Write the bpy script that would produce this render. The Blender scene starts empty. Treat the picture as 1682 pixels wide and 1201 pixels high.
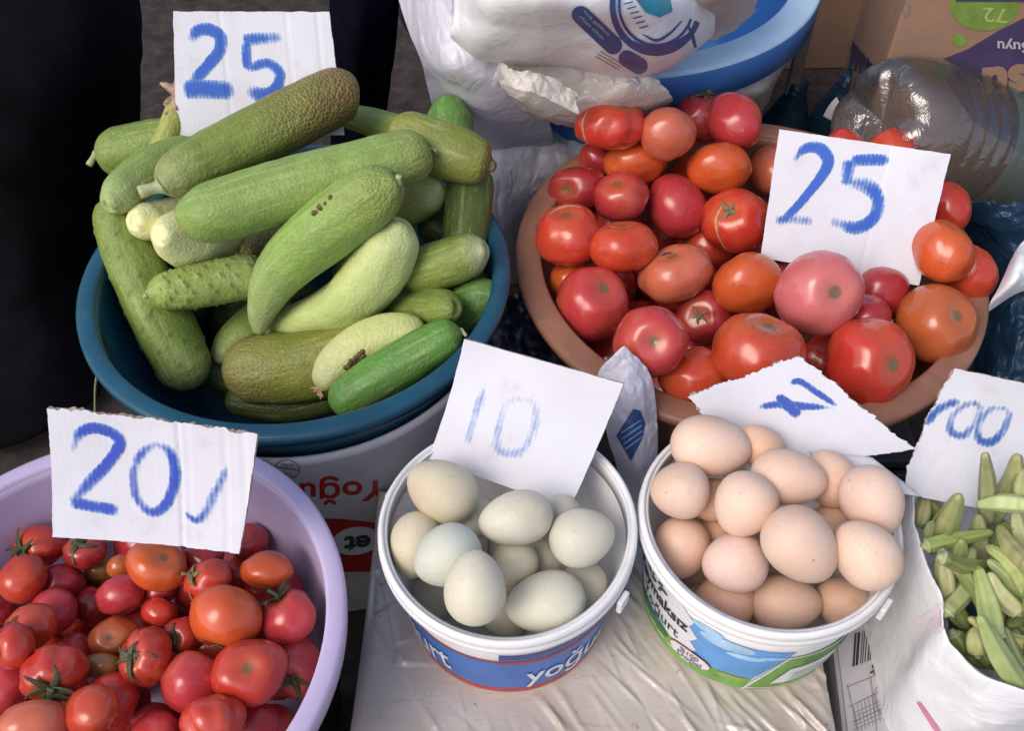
import bpy, bmesh, math, random
import numpy as np
from mathutils import Vector, Matrix, noise
from mathutils.bvhtree import BVHTree
from mathutils.geometry import tessellate_polygon
C = bpy.context.scene
COL = C.collection
R = math.radians
rnd = random.Random(7)

# ------------------------------------------------------------------ camera, sky, sun, exposure
PW, PH, F = 1682.0, 1201.0, 1600.0          # photograph size and focal length in its pixels
PITCH, CZ = R(49), .96
cam = bpy.data.cameras.new('camera'); camo = bpy.data.objects.new('camera', cam); COL.objects.link(camo)
camo.location = (0, 0, CZ); camo.rotation_euler = (R(90) - PITCH, 0, 0)
cam.sensor_width = 36; cam.lens = 36 * F / PW; cam.clip_start = .02; cam.clip_end = 200
C.camera = camo
w = bpy.data.worlds.new('World'); C.world = w; w.use_nodes = True
nt = w.node_tree; bg = nt.nodes['Background']
sky = nt.nodes.new('ShaderNodeTexSky'); sky.sky_type = 'NISHITA'; sky.sun_disc = False
SUN_EL, SUN_AZ = R(47), R(226)              # azimuth clockwise from +Y
sky.sun_elevation = SUN_EL; sky.sun_rotation = SUN_AZ
sky.air_density = 1.0; sky.dust_density = 3.0; sky.ozone_density = .6
nt.links.new(sky.outputs[0], bg.inputs[0]); bg.inputs[1].default_value = .15
sl = bpy.data.lights.new('sun', 'SUN'); sl.energy = 1.0; sl.angle = R(36); sl.color = (1, .94, .88)
so = bpy.data.objects.new('sun', sl); COL.objects.link(so)
sd = Vector((math.sin(SUN_AZ) * math.cos(SUN_EL), math.cos(SUN_AZ) * math.cos(SUN_EL), math.sin(SUN_EL)))
so.rotation_euler = sd.to_track_quat('Z', 'Y').to_euler(); so.location = sd * 5
C.view_settings.view_transform = 'Standard'; C.view_settings.look = 'None'
C.view_settings.exposure = .36; C.view_settings.gamma = 1
C.cycles.max_bounces = 8; C.cycles.transparent_max_bounces = 16

# ------------------------------------------------------------------ pixel <-> world
CAM = Vector((0, 0, CZ))
RIGHT = Vector((1, 0, 0)); UP = Vector((0, math.sin(PITCH), math.cos(PITCH))); BACK = Vector((0, -math.cos(PITCH), math.sin(PITCH)))
def ray(px, py): return RIGHT * ((px - PW / 2) / F) + UP * ((PH / 2 - py) / F) - BACK     # depth 1
def at(px, py, z):
    d = ray(px, py); return CAM + d * ((z - CZ) / d.z)
def depth(p): return -(p - CAM).dot(BACK)
def on_plane(px, py, p0, n):
    d = ray(px, py); return CAM + d * ((p0 - CAM).dot(n) / d.dot(n))

# ------------------------------------------------------------------ object helpers
def link(name, me, mats=None, parent=None, smooth=True):
    if isinstance(me, bmesh.types.BMesh):
        bm = me; me = bpy.data.meshes.new(name); bm.to_mesh(me); bm.free()
    if smooth:
        me.polygons.foreach_set('use_smooth', [True] * len(me.polygons))
    o = bpy.data.objects.new(name, me); COL.objects.link(o)
    for m in (mats if isinstance(mats, (list, tuple)) else [mats] if mats else []): me.materials.append(m)
    if parent: o.parent = parent
    return o
def empty(name, loc=(0, 0, 0)):
    o = bpy.data.objects.new(name, None); COL.objects.link(o); o.location = loc; o.empty_display_size = .02; return o
def tag(o, label, cat, group=None):
    o['label'] = label; o['category'] = cat
    if group: o['group'] = group
    return o
def kind(o, k): o['kind'] = k; return o
def pydata(name, verts, faces, mats=None, parent=None, smooth=True, attrs=None):
    me = bpy.data.meshes.new(name); me.from_pydata([tuple(v) for v in verts], [], faces); me.update()
    for k, vals in (attrs or {}).items():
        a = me.attributes.new(k, 'FLOAT', 'POINT'); a.data.foreach_set('value', list(vals))
    return link(name, me, mats, parent, smooth)
def box_bm(bm, c, s, rot=None, bev=0):
    r = bmesh.ops.create_cube(bm, size=1)
    vs = r['verts']
    M = Matrix.Translation(c) @ (rot.to_4x4() if rot else Matrix()) @ Matrix.Diagonal((*s, 1))
    bmesh.ops.transform(bm, matrix=M, verts=vs)
    if bev:
        es = list({e for v in vs for e in v.link_edges})
        bmesh.ops.bevel(bm, geom=es, offset=bev, segments=2, affect='EDGES', profile=.5)
def revolve(profile, n=96, wob=None):
    """closed-loop-free profile of (r, z) swept round Z; returns verts, faces"""
    V, Fc = [], []
    for j, (r, z) in enumerate(profile):
        for i in range(n):
            a = 2 * math.pi * i / n
            rr, zz = (r, z) if wob is None else wob(r, z, a)
            V.append((rr * math.cos(a), rr * math.sin(a), zz))
    for j in range(len(profile) - 1):
        for i in range(n):
            k = (i + 1) % n
            Fc.append((j * n + i, j * n + k, (j + 1) * n + k, (j + 1) * n + i))
    return V, Fc
def catmull(P, n):
    """resample control rows (numpy, any dim) to n points by Catmull-Rom"""
    P = np.array(P, float); m = len(P)
    if m == 2: return np.array([P[0] + (P[1] - P[0]) * t for t in np.linspace(0, 1, n)])
    Q = np.vstack([2 * P[0] - P[1], P, 2 * P[-1] - P[-2]]); out = []
    for t in np.linspace(0, m - 1, n):
        i = min(int(t), m - 2); u = t - i
        a, b, c, d = Q[i:i + 4]
        out.append(.5 * ((2 * b) + (c - a) * u + (2 * a - 5 * b + 4 * c - d) * u * u + (3 * b - a - 3 * c + d) * u ** 3))
    return np.array(out)
def nz(v, s=1.0, o=0.0): return noise.noise((v[0] * s + o, v[1] * s + o * .7, v[2] * s - o))

# ------------------------------------------------------------------ materials
def newmat(name):
    m = bpy.data.materials.new(name); m.use_nodes = True
    t = m.node_tree; b = t.nodes['Principled BSDF']
    return m, t, b
def N(t, ty, **kw):
    n = t.nodes.new(ty)
    for k, v in kw.items():
        if k in n.inputs.keys(): n.inputs[k].default_value = v
        else: setattr(n, k, v)
    return n
def L(t, a, b): t.links.new(a, b)
def noise_tex(t, scale, detail=4, rough=.5, vec=None, dist=0):
    n = N(t, 'ShaderNodeTexNoise', Scale=scale, Detail=detail, Roughness=rough, Distortion=dist)
    if vec is not None: L(t, vec, n.inputs['Vector'])
    return n
def ramp(t, fac, stops):
    r = t.nodes.new('ShaderNodeValToRGB'); el = r.color_ramp.elements
    while len(el) < len(stops): el.new(.5)
    for e, (p, c) in zip(el, stops): e.position = p; e.color = (*c, 1) if len(c) == 3 else c
    L(t, fac, r.inputs[0]); return r
def mixc(t, fac, a, b, blend='MIX'):
    m = N(t, 'ShaderNodeMix', data_type='RGBA', blend_type=blend)
    for s, v in ((0, fac), (6, a), (7, b)):
        if isinstance(v, bpy.types.NodeSocket): L(t, v, m.inputs[s])
        else: m.inputs[s].default_value = v if s == 0 else (*v, 1) if len(v) == 3 else v
    return m.outputs[2]
def math_(t, op, a, b=None, clamp=False):
    m = N(t, 'ShaderNodeMath', operation=op, use_clamp=clamp)
    for s, v in ((0, a), (1, b)):
        if v is None: continue
        if isinstance(v, bpy.types.NodeSocket): L(t, v, m.inputs[s])
        else: m.inputs[s].default_value = v
    return m.outputs[0]
def bump(t, b, h, strength=.3, dist=.002):
    n = N(t, 'ShaderNodeBump', Strength=strength, Distance=dist); L(t, h, n.inputs['Height']); L(t, n.outputs[0], b.inputs['Normal']); return n
def objvec(t, rand=True):
    tc = t.nodes.new('ShaderNodeTexCoord')
    if not rand: return tc.outputs['Object']
    oi = t.nodes.new('ShaderNodeObjectInfo'); v = N(t, 'ShaderNodeVectorMath', operation='ADD')
    k = math_(t, 'MULTIPLY', oi.outputs['Random'], 40.0)
    L(t, tc.outputs['Object'], v.inputs[0]); L(t, k, v.inputs[1]); return v.outputs[0]
def plain(name, col, rough=.5, var=.12, scale=60, bmp=0, bscale=200, spec=.5, coat=0, dirt=None):
    m, t, b = newmat(name); v = objvec(t)
    n = noise_tex(t, scale, 5, .6, v)
    lo = tuple(c * (1 - var) for c in col); hi = tuple(min(1, c * (1 + var)) for c in col)
    c = ramp(t, n.outputs[0], [(.3, lo), (.7, hi)]).outputs[0]
    if dirt:
        n2 = noise_tex(t, dirt[1], 6, .7, v)
        f = ramp(t, n2.outputs[0], [(dirt[2], (0, 0, 0)), (dirt[2] + .14, (1, 1, 1))]).outputs[0]
        c = mixc(t, math_(t, 'MULTIPLY', f, dirt[3]), c, dirt[0])
    L(t, c, b.inputs['Base Color']); b.inputs['Roughness'].default_value = rough
    b.inputs['Specular IOR Level'].default_value = spec; b.inputs['Coat Weight'].default_value = coat
    if bmp: bump(t, b, noise_tex(t, bscale, 6, .6, v).outputs[0], bmp, .001)
    return m

def mat_tomato():
    m, t, b = newmat('tomato_skin'); v = objvec(t)
    oi = t.nodes.new('ShaderNodeObjectInfo')
    n = noise_tex(t, 22, 3, .5, v)
    yel = mixc(t, .55, oi.outputs['Color'], (.62, .20, .045))
    f = ramp(t, n.outputs[0], [(.5, (0, 0, 0)), (.78, (1, 1, 1))]).outputs[0]
    c = mixc(t, math_(t, 'MULTIPLY', f, .55), oi.outputs['Color'], yel)
    # fine pale flecks of the skin
    n2 = noise_tex(t, 420, 2, .5, v); f2 = ramp(t, n2.outputs[0], [(.6, (0, 0, 0)), (.8, (1, 1, 1))]).outputs[0]
    c = mixc(t, math_(t, 'MULTIPLY', f2, .12), c, (.75, .4, .25))
    # shoulders and stem scar, a mark of the fruit itself
    at_ = N(t, 'ShaderNodeAttribute', attribute_name='stem')
    nn = noise_tex(t, 160, 4, .7, v)
    s = math_(t, 'ADD', at_.outputs['Fac'], math_(t, 'MULTIPLY', math_(t, 'SUBTRACT', nn.outputs[0], .5), .10))
    sh = ramp(t, s, [(0.10, (1, 1, 1)), (.50, (0, 0, 0))]).outputs[0]
    c = mixc(t, math_(t, 'MULTIPLY', sh, .30), c, (.50, .16, .04))
    sc = ramp(t, s, [(.075, (1, 1, 1)), (.12, (0, 0, 0))]).outputs[0]
    c = mixc(t, math_(t, 'MULTIPLY', sc, .85), c, (.16, .11, .045))
    L(t, c, b.inputs['Base Color'])
    rr = noise_tex(t, 35, 3, .6, v)
    L(t, ramp(t, rr.outputs[0], [(.3, (.16,) * 3), (.75, (.36,) * 3)]).outputs[0], b.inputs['Roughness'])
    b.inputs['Coat Weight'].default_value = .35; b.inputs['Coat Roughness'].default_value = .07
    b.inputs['Subsurface Weight'].default_value = .12; b.inputs['Subsurface Radius'].default_value = (1, .25, .12); b.inputs['Subsurface Scale'].default_value = .006
    bump(t, b, noise_tex(t, 70, 4, .55, v).outputs[0], .10, .004)
    return m
def mat_cucumber():
    m, t, b = newmat('cucumber_skin'); v = objvec(t)
    oi = t.nodes.new('ShaderNodeObjectInfo')
    al = N(t, 'ShaderNodeAttribute', attribute_name='along'); an = N(t, 'ShaderNodeAttribute', attribute_name='around')
    wf = N(t, 'ShaderNodeAttribute', attribute_name='wart'); pf = N(t, 'ShaderNodeAttribute', attribute_name='pale'); bf = N(t, 'ShaderNodeAttribute', attribute_name='brown')
    base = oi.outputs['Color']
    sp_ = t.nodes.new('ShaderNodeSeparateColor'); L(t, base, sp_.inputs[0])
    dark = mixc(t, math_(t, 'MULTIPLY', math_(t, 'SUBTRACT', 1.0, math_(t, 'MULTIPLY', sp_.outputs[0], 1.2), True), .55), base, (.07, .12, .02)); lite = mixc(t, .5, base, (.55, .59, .27))
    n = noise_tex(t, 38, 5, .62, v, .4)
    c = ramp(t, n.outputs[0], [(.36, (.15,) * 3), (.60, (1, 1, 1))]).outputs[0]
    c = mixc(t, c, dark, base)
    nf = noise_tex(t, 170, 4, .7, v, .3); c = mixc(t, math_(t, 'MULTIPLY', ramp(t, nf.outputs[0], [(.40, (1, 1, 1)), (.54, (0, 0, 0))]).outputs[0], .5), c, dark)
    # pale streaks that run along the fruit
    oi2 = t.nodes.new('ShaderNodeObjectInfo'); cv = t.nodes.new('ShaderNodeCombineXYZ')
    L(t, math_(t, 'MULTIPLY', math_(t, 'SINE', an.outputs['Fac']), 2.6), cv.inputs[0]); L(t, math_(t, 'MULTIPLY', math_(t, 'COSINE', an.outputs['Fac']), 2.6), cv.inputs[1])
    L(t, math_(t, 'ADD', math_(t, 'MULTIPLY', al.outputs['Fac'], 1.6), math_(t, 'MULTIPLY', oi2.outputs['Random'], 50.0)), cv.inputs[2])
    s1 = noise_tex(t, 2.2, 4, .62, cv.outputs[0], .25)
    st = ramp(t, s1.outputs[0], [(.52, (0, 0, 0)), (.66, (1, 1, 1))]).outputs[0]
    c = mixc(t, math_(t, 'MULTIPLY', st, .5), c, lite)
    sd_ = ramp(t, s1.outputs[0], [(.32, (1, 1, 1)), (.46, (0, 0, 0))]).outputs[0]
    c = mixc(t, math_(t, 'MULTIPLY', sd_, .4), c, dark)
    # specks
    vo = N(t, 'ShaderNodeTexVoronoi', Scale=150.0); L(t, v, vo.inputs['Vector'])
    sp = ramp(t, vo.outputs['Distance'], [(.10, (1, 1, 1)), (.24, (0, 0, 0))]).outputs[0]
    n4 = noise_tex(t, 60, 2, .5, v)
    sp = math_(t, 'MULTIPLY', sp, ramp(t, n4.outputs[0], [(.45, (0, 0, 0)), (.62, (1, 1, 1))]).outputs[0])
    c = mixc(t, math_(t, 'MULTIPLY', sp, .55), c, lite)
    # paler blossom end, russet netting
    e = math_(t, 'MULTIPLY', pf.outputs['Fac'], ramp(t, noise_tex(t, 70, 4, .6, v).outputs[0], [(.2, (.5,) * 3), (.7, (1,) * 3)]).outputs[0])
    c = mixc(t, e, c, (.50, .52, .30))
    vn = N(t, 'ShaderNodeTexVoronoi', Scale=360.0, feature='DISTANCE_TO_EDGE'); L(t, v, vn.inputs['Vector'])
    net = ramp(t, vn.outputs['Distance'], [(.03, (1, 1, 1)), (.2, (.6,) * 3)]).outputs[0]
    rn = noise_tex(t, 30, 4, .6, v)
    bfac = math_(t, 'MULTIPLY', math_(t, 'MULTIPLY', bf.outputs['Fac'], net), ramp(t, rn.outputs[0], [(.3, (.45,) * 3), (.6, (1,) * 3)]).outputs[0])
    c = mixc(t, math_(t, 'MULTIPLY', bfac, 1.35, True), c, (.20, .125, .04))
    c = mixc(t, math_(t, 'MULTIPLY', wf.outputs['Fac'], .7), c, (.06, .09, .02))
    L(t, c, b.inputs['Base Color']); b.inputs['Roughness'].default_value = .47; b.inputs['Specular IOR Level'].default_value = .4
    vw = N(t, 'ShaderNodeTexVoronoi', Scale=340.0); L(t, v, vw.inputs['Vector'])
    wart = math_(t, 'MULTIPLY', math_(t, 'SUBTRACT', 1.0, vw.outputs['Distance']), math_(t, 'ADD', math_(t, 'MULTIPLY', bf.outputs['Fac'], .4), .09))
    hh = math_(t, 'ADD', wart, math_(t, 'MULTIPLY', noise_tex(t, 260, 4, .6, v).outputs[0], .12))
    bump(t, b, hh, .8, .006)
    return m
def mat_egg():
    m, t, b = newmat('eggshell'); v = objvec(t); oi = t.nodes.new('ShaderNodeObjectInfo')
    n = noise_tex(t, 28, 4, .6, v)
    c = mixc(t, ramp(t, n.outputs[0], [(.35, (0, 0, 0)), (.7, (1, 1, 1))]).outputs[0], oi.outputs['Color'], mixc(t, .18, oi.outputs['Color'], (.95, .85, .75)))
    vo = N(t, 'ShaderNodeTexVoronoi', Scale=75.0); L(t, v, vo.inputs['Vector'])
    f = ramp(t, vo.outputs['Distance'], [(.035, (1, 1, 1)), (.075, (0, 0, 0))]).outputs[0]
    n4 = noise_tex(t, 45, 2, .5, v); f = math_(t, 'MULTIPLY', f, ramp(t, n4.outputs[0], [(.53, (0, 0, 0)), (.60, (1, 1, 1))]).outputs[0])
    c = mixc(t, math_(t, 'MULTIPLY', f, .75), c, (.16, .10, .06))
    n5 = noise_tex(t, 16, 5, .7, v)
    c = mixc(t, math_(t, 'MULTIPLY', ramp(t, n5.outputs[0], [(.52, (0, 0, 0)), (.72, (1, 1, 1))]).outputs[0], .34), c, (.42, .30, .18))
    n7 = noise_tex(t, 330, 3, .6, v); c = mixc(t, math_(t, 'MULTIPLY', ramp(t, n7.outputs[0], [(.58, (0, 0, 0)), (.72, (1, 1, 1))]).outputs[0], .2), c, (.30, .20, .13))
    L(t, c, b.inputs['Base Color']); b.inputs['Roughness'].default_value = .5; b.inputs['Specular IOR Level'].default_value = .35
    b.inputs['Subsurface Weight'].default_value = .1; b.inputs['Subsurface Scale'].default_value = .004
    bump(t, b, noise_tex(t, 900, 3, .5, v).outputs[0], .12, .0006)
    return m
def mat_card():
    m, t, b = newmat('white_card'); v = objvec(t, False)
    sx = t.nodes.new('ShaderNodeSeparateXYZ'); L(t, v, sx.inputs[0])
    n = noise_tex(t, 18, 4, .6, objvec(t))
    c = ramp(t, n.outputs[0], [(.3, (.60, .595, .645)), (.7, (.67, .665, .715))]).outputs[0]
    n2 = noise_tex(t, 30, 6, .7, objvec(t))
    c = mixc(t, math_(t, 'MULTIPLY', ramp(t, n2.outputs[0], [(.56, (0, 0, 0)), (.72, (1, 1, 1))]).outputs[0], .30), c, (.40, .37, .37))
    L(t, c, b.inputs['Base Color']); b.inputs['Roughness'].default_value = .55; b.inputs['Specular IOR Level'].default_value = .3
    wv = math_(t, 'SINE', math_(t, 'MULTIPLY', sx.outputs[0], 2 * math.pi / .0042))
    n3 = noise_tex(t, 14, 3, .6, v)
    h = math_(t, 'ADD', math_(t, 'MULTIPLY', wv, .08), math_(t, 'MULTIPLY', n3.outputs[0], 1.8))
    bump(t, b, h, .22, .0012)
    return m
def mat_marker():
    """felt pen dragged over corrugated card: ink sits on the ridges, feathered at the edges of the stroke"""
    m, t, b = newmat('marker_ink'); v = objvec(t, False)
    sx = t.nodes.new('ShaderNodeSeparateXYZ'); L(t, v, sx.inputs[0])
    ac = N(t, 'ShaderNodeAttribute', attribute_name='across'); st = N(t, 'ShaderNodeAttribute', attribute_name='ink')
    oi = t.nodes.new('ShaderNodeObjectInfo')
    nw = noise_tex(t, 90, 3, .6, v)
    ph = math_(t, 'ADD', math_(t, 'MULTIPLY', sx.outputs[0], 2 * math.pi / .0034), math_(t, 'MULTIPLY', nw.outputs[0], 4.0))
    hatch = math_(t, 'ADD', math_(t, 'MULTIPLY', math_(t, 'SINE', ph), .5), .5)
    n = noise_tex(t, 260, 4, .7, v); n2 = noise_tex(t, 42, 3, .6, v)
    # keep = ink strength + broad patches + hatch - distance from stroke centre
    a2 = math_(t, 'POWER', math_(t, 'ABSOLUTE', ac.outputs['Fac']), 1.6)
    k = math_(t, 'ADD', math_(t, 'ADD', math_(t, 'MULTIPLY', st.outputs['Fac'], 1.15), .22), math_(t, 'MULTIPLY', math_(t, 'SUBTRACT', n2.outputs[0], .5), 1.5))
    k = math_(t, 'ADD', k, math_(t, 'MULTIPLY', math_(t, 'SUBTRACT', hatch, .5), math_(t, 'MULTIPLY', n2.outputs[0], .7)))
    k = math_(t, 'ADD', k, math_(t, 'MULTIPLY', math_(t, 'SUBTRACT', n.outputs[0], .5), 1.0))
    k = math_(t, 'SUBTRACT', k, math_(t, 'MULTIPLY', a2, .95))
    al = N(t, 'ShaderNodeMapRange', clamp=True); L(t, k, al.inputs[0]); al.inputs[1].default_value = -.05; al.inputs[2].default_value = .85
    c = mixc(t, al.outputs[0], (.20, .44, .86), oi.outputs['Color'])
    L(t, c, b.inputs['Base Color']); b.inputs['Roughness'].default_value = .6
    alpha = math_(t, 'MULTIPLY', math_(t, 'POWER', al.outputs[0], .75), math_(t, 'MINIMUM', 1.0, math_(t, 'ADD', st.outputs['Fac'], .35)))
    L(t, alpha, b.inputs['Alpha'])
    return m
def mat_film(name, col, trans=.35, rough=.32, alpha=1.0, bscale=38, bstr=.5, stretch=(1, 1, 1), spec=.5, tint=None):
    """thin plastic film: part of the light goes through it"""
    m, t, b = newmat(name); v0 = objvec(t, False)
    mp = N(t, 'ShaderNodeMapping'); mp.inputs['Scale'].default_value = stretch; L(t, v0, mp.inputs[0]); v = mp.outputs[0]
    n = noise_tex(t, 14, 4, .6, v)
    c = ramp(t, n.outputs[0], [(.3, tuple(x * .88 for x in col)), (.7, col)]).outputs[0]
    if tint:
        n2 = noise_tex(t, 9, 3, .5, v)
        c = mixc(t, math_(t, 'MULTIPLY', ramp(t, n2.outputs[0], [(.5, (0, 0, 0)), (.7, (1, 1, 1))]).outputs[0], .5), c, tint)
    L(t, c, b.inputs['Base Color']); b.inputs['Roughness'].default_value = rough; b.inputs['Specular IOR Level'].default_value = spec
    nb = noise_tex(t, bscale, 5, .6, v, 1.2); vo = N(t, 'ShaderNodeTexVoronoi', Scale=bscale * .7, feature='SMOOTH_F1'); L(t, v, vo.inputs['Vector'])
    bp = bump(t, b, math_(t, 'ADD', nb.outputs[0], math_(t, 'MULTIPLY', vo.outputs['Distance'], .6)), bstr, .006)
    tr = t.nodes.new('ShaderNodeBsdfTranslucent'); L(t, c, tr.inputs[0]); L(t, bp.outputs[0], tr.inputs['Normal'])
    mx = N(t, 'ShaderNodeMixShader'); mx.inputs[0].default_value = trans
    L(t, b.outputs[0], mx.inputs[1]); L(t, tr.outputs[0], mx.inputs[2]); out = mx.outputs[0]
    if alpha < 1:
        tp = t.nodes.new('ShaderNodeBsdfTransparent'); m2 = N(t, 'ShaderNodeMixShader'); m2.inputs[0].default_value = alpha
        L(t, tp.outputs[0], m2.inputs[1]); L(t, out, m2.inputs[2]); out = m2.outputs[0]
    L(t, out, t.nodes['Material Output'].inputs[0])
    return m
def mat_clear(name, tint=(.95, .975, 1.0), rough=.03, bscale=34, bstr=.5, body=.035):
    """thin clear PET: see-through with sharp reflections"""
    m, t, b = newmat(name); v = objvec(t, False)
    gl = N(t, 'ShaderNodeBsdfGlossy', Roughness=rough); tp = t.nodes.new('ShaderNodeBsdfTransparent'); tp.inputs[0].default_value = (*tint, 1)
    lw = N(t, 'ShaderNodeFresnel', IOR=1.55)
    nb = noise_tex(t, bscale, 4, .6, v, .8); bp = N(t, 'ShaderNodeBump', Strength=bstr, Distance=.008); L(t, nb.outputs[0], bp.inputs['Height'])
    L(t, bp.outputs[0], gl.inputs['Normal']); L(t, bp.outputs[0], lw.inputs['Normal'])
    f = math_(t, 'ADD', math_(t, 'MULTIPLY', lw.outputs[0], 1.5), .06, True)
    m1 = t.nodes.new('ShaderNodeMixShader'); L(t, f, m1.inputs[0]); L(t, tp.outputs[0], m1.inputs[1]); L(t, gl.outputs[0], m1.inputs[2])
    df = t.nodes.new('ShaderNodeBsdfDiffuse'); df.inputs[0].default_value = (.7, .75, .75, 1)
    m2 = t.nodes.new('ShaderNodeMixShader'); m2.inputs[0].default_value = body; L(t, m1.outputs[0], m2.inputs[1]); L(t, df.outputs[0], m2.inputs[2])
    L(t, m2.outputs[0], t.nodes['Material Output'].inputs[0]); return m

M = {}
M['tomato'] = mat_tomato(); M['cuc'] = mat_cucumber(); M['egg'] = mat_egg(); M['card'] = mat_card(); M['ink'] = mat_marker()
M['core'] = plain('card_core', (.42, .31, .24), .8, .3, 300)
M['calyx'] = plain('calyx_green', (.055, .068, .026), .6, .4, 160, .3, 500)
M['drystem'] = plain('dry_stem', (.20, .15, .075), .75, .35, 200, .4, 500)
M['paleStem'] = plain('pale_green_stem', (.36, .40, .20), .6, .2, 160)
M['dryflower'] = plain('withered_flower', (.42, .28, .13), .8, .4, 250)
M['blossom'] = plain('wilted_blossom', (.36, .24, .16), .7, .4, 120)
M['scab'] = plain('brown_scab', (.13, .085, .03), .8, .5, 300, .3, 700)
M['okra'] = None
M['teal'] = plain('teal_plastic', (.012, .075, .125), .30, .16, 30, .08, 80, .5, dirt=((.07, .12, .14), 55, .57, .55))
M['terra'] = plain('terracotta_plastic', (.315, .145, .09), .42, .16, 25, .1, 90, .45, dirt=((.19, .11, .085), 40, .55, .6))
M['lilac'] = plain('lilac_plastic', (.52, .43, .62), .34, .06, 20, .06, 60, .5, dirt=((.36, .28, .42), 60, .58, .5))
M['blue'] = plain('blue_plastic', (.035, .15, .42), .38, .10, 25, .08, 80)
M['bluepale'] = plain('pale_blue_plastic', (.48, .68, .87), .38, .08, 25, .08, 80)
M['white'] = plain('white_plastic', (.80, .79, .79), .35, .05, 30, .06, 70, .5, dirt=((.45, .42, .40), 70, .60, .45))
M['cartwhite'] = plain('white_tub_plastic', (.84, .81, .82), .40, .08, 20, .08, 60)
M['red'] = plain('red_print', (.50, .025, .02), .4, .12, 60)
M['darkred'] = plain('dark_red_print', (.36, .03, .03), .4, .12, 60)
M['pblue'] = plain('blue_print', (.035, .15, .48), .38, .12, 40)
M['pnavy'] = plain('navy_print', (.03, .045, .22), .38, .15, 40)
M['pwhite'] = plain('white_print', (.74, .74, .76), .4, .05, 60)
M['pgreen'] = plain('green_print', (.16, .36, .06), .4, .2, 45)
M['pgreend'] = plain('dark_green_print', (.03, .16, .04), .4, .4, 90)
M['psky'] = plain('sky_blue_print', (.10, .32, .68), .38, .25, 30)
M['pcloud'] = plain('pale_sky_print', (.38, .60, .82), .38, .2, 60)
M['pblack'] = plain('black_print', (.02, .02, .022), .5, .2, 60)
M['pgrey'] = plain('grey_print', (.20, .19, .20), .5, .2, 60)
M['pgraygreen'] = plain('dull_green_print', (.04, .085, .05), .5, .3, 60)
M['bagblue'] = plain('bag_blue_print', (.045, .10, .27), .38, .25, 40)
M['bagteal'] = plain('bag_teal_print', (.03, .30, .44), .38, .2, 40)
M['purple'] = plain('purple_print', (.045, .03, .085), .6, .2, 40)
M['olive'] = plain('green_ink', (.15, .24, .04), .6, .2, 60)
M['olivelt'] = plain('light_green_ink', (.30, .38, .12), .6, .15, 60)
M['cardboard'] = plain('brown_cardboard', (.27, .165, .11), .75, .12, 18, .15, 160, .25, dirt=((.22, .13, .085), 9, .55, .5))
M['carton'] = plain('grey_carton', (.42, .40, .42), .55, .1, 25, .08, 90)
M['film'] = mat_film('white_bag_film', (.95, .94, .96), .10, .34, 1, 24, .3)
M['filmlilac'] = mat_film('lilac_white_film', (.80, .78, .86), .18, .36, 1, 26, .45)
M['filmbeige'] = mat_film('beige_bag_film', (.74, .69, .63), .22, .36, 1, 40, .5)
M['filmclear'] = mat_film('hazy_film', (.75, .76, .82), .35, .25, .55, 50, .6)
M['filmpink'] = mat_film('white_pink_film', (.90, .90, .93), .12, .34, 1, 22, .4)
M['filmnavy'] = mat_film('navy_plastic_sheet', (.018, .024, .05), .1, .28, 1, 22, .7)
M['filmblue'] = mat_film('blue_plastic_bag', (.022, .06, .12), .3, .2, 1, 30, .8)
M['blackcloth'] = plain('black_cloth', (.0035, .0035, .005), .9, .5, 14, .4, 500, .05)
M['navycloth'] = plain('navy_cloth', (.004, .004, .011), .9, .3, 30, .4, 500, .04)
M['ground'] = plain('dark_ground', (.045, .034, .030), .9, .45, 30, .9, 130, .2, dirt=((.09, .07, .06), 60, .55, .6))
M['crate'] = plain('dark_crate_plastic', (.03, .03, .035), .5, .2, 40)
M['post'] = plain('grey_painted_metal', (.22, .21, .21), .45, .15, 40, .1, 150)
M['clear'] = mat_clear('clear_bottle_plastic'); M['drop'] = mat_clear('water', (.98, .98, .98), .02, 5, 0, .04)
M['label'] = mat_film('green_bottle_label', (.22, .36, .30), .4, .3, .38, 20, .3)
def mat_okra():
    m, t, b = newmat('okra_skin'); v = objvec(t); oi = t.nodes.new('ShaderNodeObjectInfo')
    an = N(t, 'ShaderNodeAttribute', attribute_name='around')
    n = noise_tex(t, 60, 4, .6, v)
    c = mixc(t, ramp(t, n.outputs[0], [(.35, (0, 0, 0)), (.7, (1, 1, 1))]).outputs[0], mixc(t, .35, oi.outputs['Color'], (.10, .17, .03)), oi.outputs['Color'])
    rid = math_(t, 'POWER', math_(t, 'ABSOLUTE', math_(t, 'COSINE', math_(t, 'MULTIPLY', an.outputs['Fac'], 2.5))), 8.0)
    c = mixc(t, math_(t, 'MULTIPLY', rid, .35), c, (.50, .55, .25))
    n2 = noise_tex(t, 190, 3, .6, v); c = mixc(t, math_(t, 'MULTIPLY', ramp(t, n2.outputs[0], [(.66, (0, 0, 0)), (.74, (1, 1, 1))]).outputs[0], .6), c, (.15, .11, .04))
    L(t, c, b.inputs['Base Color']); b.inputs['Roughness'].default_value = .5
    bump(t, b, noise_tex(t, 500, 3, .6, v).outputs[0], .2, .0008); return m
M['okra'] = mat_okra()
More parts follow.
